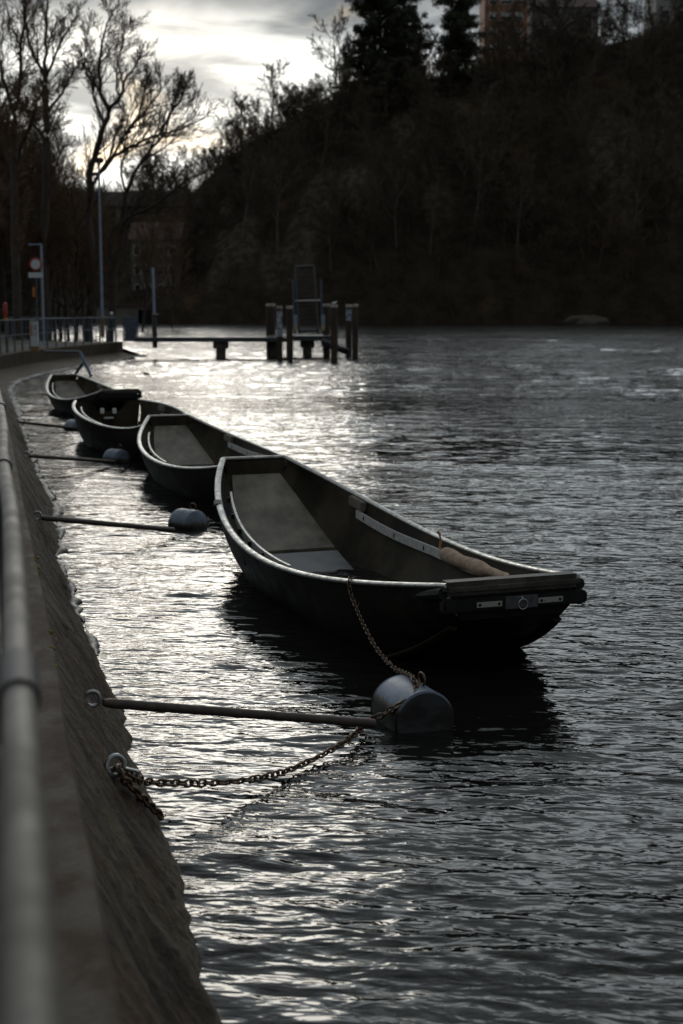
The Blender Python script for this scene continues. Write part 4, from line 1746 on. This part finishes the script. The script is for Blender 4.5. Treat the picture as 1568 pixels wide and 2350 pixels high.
b1, r1 = make_boat([-.928, 15.015, 1.144, 9.354, .348, .787, .916, .812, .483, .911, .577, .425, .478, .677],
                   'nearest and largest grey flat boat with a rolled tan blanket inside', detail=1)
b2, r2 = make_boat([-2.788, 22.981, -.886, 17.266, .336, .777, .927, .816, .271, .76, .515, .426, .426, .641],
                   'second grey flat boat, its bow hidden behind the nearest boat')
b3, r3 = make_boat([-4.519, 27.52, -2.748, 23.077, .636, .905, .939, .661, .341, .716, .67, .557, .477, .699],
                   'third dark flat boat with a notched stern and two white pads', cutout=True)
b4, r4 = make_boat([-7.257, 37.327, -4.916, 31.669, .335, .758, .924, .812, .423, .753, .523, .38, .4, .67],
                   'farthest small looking flat boat, next to the blue trestle')
# white outboard pads on the notched stern
rt = Matrix((Vector((b3.n.x, b3.n.y, 0)), Vector((b3.d.x, b3.d.y, 0)), Vector((0, 0, 1)))).transposed()
for px, py, sz in ((235, 943, (.08, .03, .11)), (263, 943, (.08, .03, .11)), (250, 959, (.20, .03, .035))):
    r_ = ray(px, py)
    o_ = Vector((b3.S.x, b3.S.y, 0)) + Vector((b3.d.x, b3.d.y, 0)) * .06
    nd = Vector((b3.d.x, b3.d.y, 0))
    c_ = Vector((0, 0, CAM_H)) + r_ * ((o_ - Vector((0, 0, CAM_H))).dot(nd) / r_.dot(nd))
    mb = MB()
    mb.box(c_, sz, rt, .012)
    mb.build('white_pad', M['white_pad'], r3)
# blue lashings on the near boat's left stringer
for t in (.18, .30, .42):
    mb = MB()
    q = b1.pt(t, 1, .24, .03)
    mb.torus(q + Vector((-b1.n.x * .03, -b1.n.y * .03, -.03)), (b1.d.x, b1.d.y, 0), .05, .009, 14, 6)
    mb.build('lashing', M['rope_blue'], r1)
# dark clip on the gunwale
for t in (.20,):
    mb = MB()
    pts = [b1.pt(t + k * .004, 1, 0) + Vector((0, 0, .012)) for k in range(6)]
    mb.tube(pts, .023, 10, sx=1.75)
    mb.build('gunwale_joint', M['rail_dark'], r1)

# rolled blanket lying on the stringer
bk = thing('rolled_blanket', 'rolled tan blanket lying on the right-hand plank of the nearest boat', 'blanket', b1.pt(.64, -1, .1, .1))
mb = MB()
pts, rr = [], []
for k in range(26):
    f = k / 25
    t = .515 + .245 * f
    q = b1.pt(t, -1, .10, .03) + Vector((b1.n.x, b1.n.y, 0)) * .06 + Vector((0, 0, -.02 + .004 * math.sin(f * 19)))
    pts.append(q)
    rr.append((.062 + .006 * math.sin(f * 14)) if f < .6 else (.062 - .024 * min((f - .6) / .1, 1)))
rr[0] = .035
rr[-1] = .02
mb.tube(pts, rr, 16)
mb.build('roll', M['fabric_tan'], bk, angle=180)
mb = MB()
q = pts[0]
mb.tube([q + Vector((0, 0, .02)), q + Vector((-.03, .05, .04)), q + Vector((-.02, .07, .10)), q + Vector((-.03, .06, .16)), q + Vector((-.05, .06, .19))], .012, 8)
mb.build('rope_loop', M['rope_orange'], bk)


# ------------------------------------------------------------------ chains, booms, buoys
def curve_pts(P, n=200):
    P = [Vector(p) for p in P]
    out = []
    m = len(P) - 1
    for i in range(n + 1):
        u = i / n * m
        k = min(int(u), m - 1)
        g = u - k
        p0, p1, p2, p3 = P[max(k - 1, 0)], P[k], P[k + 1], P[min(k + 2, m)]
        out.append(.5 * ((2 * p1) + (p2 - p0) * g + (2 * p0 - 5 * p1 + 4 * p2 - p3) * g * g + (3 * p1 - p0 - 3 * p2 + p3) * g ** 3))
    return out


def chain(label, P, pitch, wire, n=14, m=6):
    pts = curve_pts(P, 600)
    mb = MB()
    acc, k, last = 0, 0, pts[0]
    nxt = 0
    rr = random.Random(int(pts[0].x * 1000))
    for i in range(1, len(pts)):
        acc += (pts[i] - pts[i - 1]).length
        if acc >= nxt:
            t = (pts[min(i + 3, len(pts) - 1)] - pts[max(i - 3, 0)]).normalized()
            side = t.cross(Vector((0, 0, 1))).normalized()
            up = side.cross(t)
            th = (R(20) if k % 2 else R(110)) + rr.gauss(0, .22)
            axis = side * math.cos(th) + up * math.sin(th)
            mb.torus(pts[i], tuple(axis), pitch * .40, wire, n, m, 1.62, tuple(t))
            k += 1
            nxt += pitch
    o = mb.build('mooring_chain', M['chain'], angle=180)
    return tag(o, label, 'chain')


# buoys
def make_buoy(c, label, heading, R0=.19, L=.42, zc=.055, m_='buoy'):
    root = thing('mooring_buoy', label, 'buoy', (c.x, c.y, 0), 'drum buoys at the ends of the booms')
    d = Vector((math.sin(heading), math.cos(heading), 0))
    mb = MB()
    b = Vector((c.x, c.y, zc)) - d * L / 2
    prof = [(R0 * .93, .0), (R0 * .985, .004), (R0, .018), (R0, L * .5), (R0, L - .018), (R0 * .985, L - .004), (R0 * .93, L)]
    if m_ != 'buoy':
        prof = [(R0 * math.sin(a), L * .5 - (L * .5) * math.cos(a) ** 1) for a in np.linspace(.12, math.pi - .12, 25)]
        prof = [(R0 * min(1, 1.22 * math.sin(math.acos(max(-1, min(1, 1 - 2 * h / L)))) ** .75), h) for _, h in prof]
    mb.lathe(prof, b, tuple(d), 48)
    mb.build('drum', M[m_], root, angle=28)
    for e in ((.012, L - .012) if m_ == 'buoy' else (L * .5,)):
        mb = MB()
        mb.torus(b + d * e, tuple(d), R0 - .003, .006, 48, 6)
        mb.build('rim', M[m_], root)
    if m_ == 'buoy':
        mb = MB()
        mb.lathe([(R0 * .95, -.004), (R0 * .95, .004)], b, tuple(d), 48)  # disc over the front end, its shade painted as a darker colour
        mb.build('shaded_end_cap', M['buoy_end_shade'], root, angle=28)
    mb = MB()
    sdv = Vector((-d.y, d.x, 0))
    s = b + d * (L * .42) + Vector((0, 0, R0)) - sdv * .05
    mb.torus(s + Vector((0, 0, .03)), tuple(sdv), .038, .007, 20, 8, 1.3, tuple(d))
    mb.build('shackle', M['chain'], root)
    return root, b, d


def buoy_material(name, k, dz):
    m = bpy.data.materials.new(name)
    m.use_nodes = True
    T = NT(m.node_tree)
    bs = T.n['Principled BSDF']
    co = T.new('ShaderNodeTexCoord').outputs['Object']
    geo = T.new('ShaderNodeNewGeometry').outputs['Position']
    sp = T.new('ShaderNodeSeparateXYZ')
    T.l.new(geo, sp.inputs[0])
    n = T.noise(co, 7, 5, .65, .3)
    n2 = T.noise(co, 24, 4, .6)
    c = T.mix(T.ramp(n, .35, .65), tuple(k * q for q in (.10, .138, .205)), tuple(k * q for q in (.17, .21, .275)))
    c = T.mix(T.m('MULTIPLY', T.ramp(n2, .55, .72), .5), c, (.12, .10, .08))
    # slime line left by the water
    zz = T.m('ADD', sp.outputs[2], T.m('MULTIPLY', T.m('SUBTRACT', n2, .5), .10))
    c = T.mix(T.ramp(zz, .17 - dz, .13 - dz), c, (.07, .055, .035))
    c = T.mix(T.ramp(zz, .14 - dz, .11 - dz), c, (.015, .015, .013))
    T.put(bs.inputs['Base Color'], c)
    c = T.mix(T.m('MULTIPLY', T.ramp(T.noise(T.vm('MULTIPLY', co, (3, 3, 18)), 1.6, 6, .7, 1.0), .56, .66), .6), c, (.09, .075, .055))
    bs.inputs['Metallic'].default_value = .25
    T.put(bs.inputs['Roughness'], T.m('MULTIPLY_ADD', n2, .2, .36))
    return m


M['buoy'] = buoy_material('buoy', 1.0, 0)
M['buoy_blue'] = buoy_material('buoy_blue', .85, .09)
hd = R(-20)
bc1 = (atz(972, 1589, .24) + atz(920, 1551, .24)) / 2
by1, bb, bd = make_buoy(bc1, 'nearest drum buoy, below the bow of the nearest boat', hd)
bc2 = atz(432, 1208, 0)
make_buoy(bc2, 'drum buoy floating beside the second boat', R(-50), zc=.01, m_='buoy_blue')
bc3 = atz(268, 1058, 0)
make_buoy(bc3, 'drum buoy floating beside the third boat with the notched stern', R(-50), zc=.01, m_='buoy_blue')
bc4 = atz(172, 985, 0)
make_buoy(bc4, 'farthest drum buoy, partly hidden by the notched-stern boat', R(-50), zc=.01, m_='buoy_blue')


def boom(p, q, label, r=.026):
    root = thing('mooring_boom', label, 'boom', p, 'steel booms from the wall to the buoys')
    d = (q - p).normalized()
    mb = MB()
    mb.tube([p + d * .06, p + d * .10, q], [r * .7, r, r], 14)
    mb.build('pole', M['boom'], root, angle=60)
    mb = MB()
    mb.torus(p + Vector((0, -.01, .02)), (.25, -.95, .1), .038, .011, 22, 8)
    mb.tube([p + Vector((-.10, .02, -.02)), p + Vector((-.02, 0, 0))], .014, 8)
    mb.build('eye_ring', M['steel'], root)


boom(slope_hit(205, 1617), atz(858, 1660, .10), 'nearest rusty boom pole from the wall to the nearest buoy')
boom(slope_hit(82, 1191), atz(398, 1216, .06), 'second boom pole, leading to the buoy beside the second boat', .028)
boom(slope_hit(58, 1048), atz(262, 1060, .06), 'third boom pole, leading to the buoy beside the notched-stern boat', .028)
boom(slope_hit(36, 970), atz(166, 982, .06), 'farthest boom pole on the wall', .028)

# chains
tb = .62
best = min(np.linspace(.5, .9, 81), key=lambda t: abs((lambda p: 784 + FPX * p.x / (p.y * math.cos(PITCH) - (p.z - CAM_H) * math.sin(PITCH)))(b1.pt(t, 1, 0)) - 801))
g = b1.pt(best, 1, 0)
sh = bb + bd * (.42 * .42) + Vector((0, 0, .225))
out = Vector((b1.n.x, b1.n.y, 0))
c0 = atz(801, 1334, g.z + .02)
y0, y1 = c0.y, sh.y


def cp(px, py, f):
    return aty(px, py, y0 + (y1 - y0) * f)


chain('thin chain hanging from the nearest boat rim down to the nearest buoy',
      [c0 + Vector((.05, .06, -.01)), c0 + Vector((0, -.02, .02)), cp(806, 1362, .05), cp(816, 1390, .12), cp(838, 1440, .3), cp(868, 1493, .5), cp(905, 1533, .72), cp(940, 1550, .9), sh], .036, .0042)
mb = MB()
mb.torus(cp(817, 1384, .08), (.5, -.8, .2), .028, .004, 18, 6)
tag(mb.build('chain_ring', M['chain'], angle=180), 'loose iron ring in the thin chain below the boat rim', 'ring')
eye = slope_hit(258, 1779, .04)
frt = bb.copy()
side = Vector((bd.y, -bd.x, 0))
chain('heavy chain sagging from the wall eye to the nearest buoy',
      [sh + Vector((0, 0, -.01)), atz(955, 1590, .225), atz(915, 1618, .17), atz(880, 1640, .10), atz(848, 1655, .07), atz(795, 1700, .05), atz(720, 1742, .03), atz(640, 1775, .035), atz(560, 1791, .07), atz(480, 1797, .12), atz(400, 1797, .18), atz(330, 1792, .25), eye], .046, .0068)
chain('short chain end lying down the slope from the wall eye',
      [eye] + [slope_hit(a, b, .035) for a, b in ((268, 1799), (290, 1822), (312, 1844), (336, 1866), (358, 1888))], .046, .0085)
ey_ = thing('wall_eye', 'shiny steel ring fixed in the sloping wall, holding the heavy chain', 'ring', eye)
mb = MB()
mb.torus(eye + Vector((-.02, -.01, .02)), (.6, -.75, .2), .045, .012, 22, 8)
mb.build('ring', M['steel'], ey_)
mb = MB()
mb.torus(eye + Vector((.05, -.01, .0)), (.2, .3, .9), .024, .008, 18, 8, 1.5, (1, -.2, -.2))
mb.build('shackle', M['steel'], ey_)
mb = MB()
mb.tube([eye + Vector((-.12, .03, -.03)), eye + Vector((-.03, 0, 0))], .014, 8)
mb.build('bolt', M['steel'], ey_)
g2 = b2.pt(.62, 1, 0)
q0 = aty(434, 1077, g2.y)
chain('chain from the second boat rim down into the water by its buoy',
      [q0, aty(440, 1100, g2.y - .1), aty(452, 1135, g2.y - .35), aty(468, 1168, g2.y - .7), atz(478, 1196, .02)], .05, .007, 10, 5)
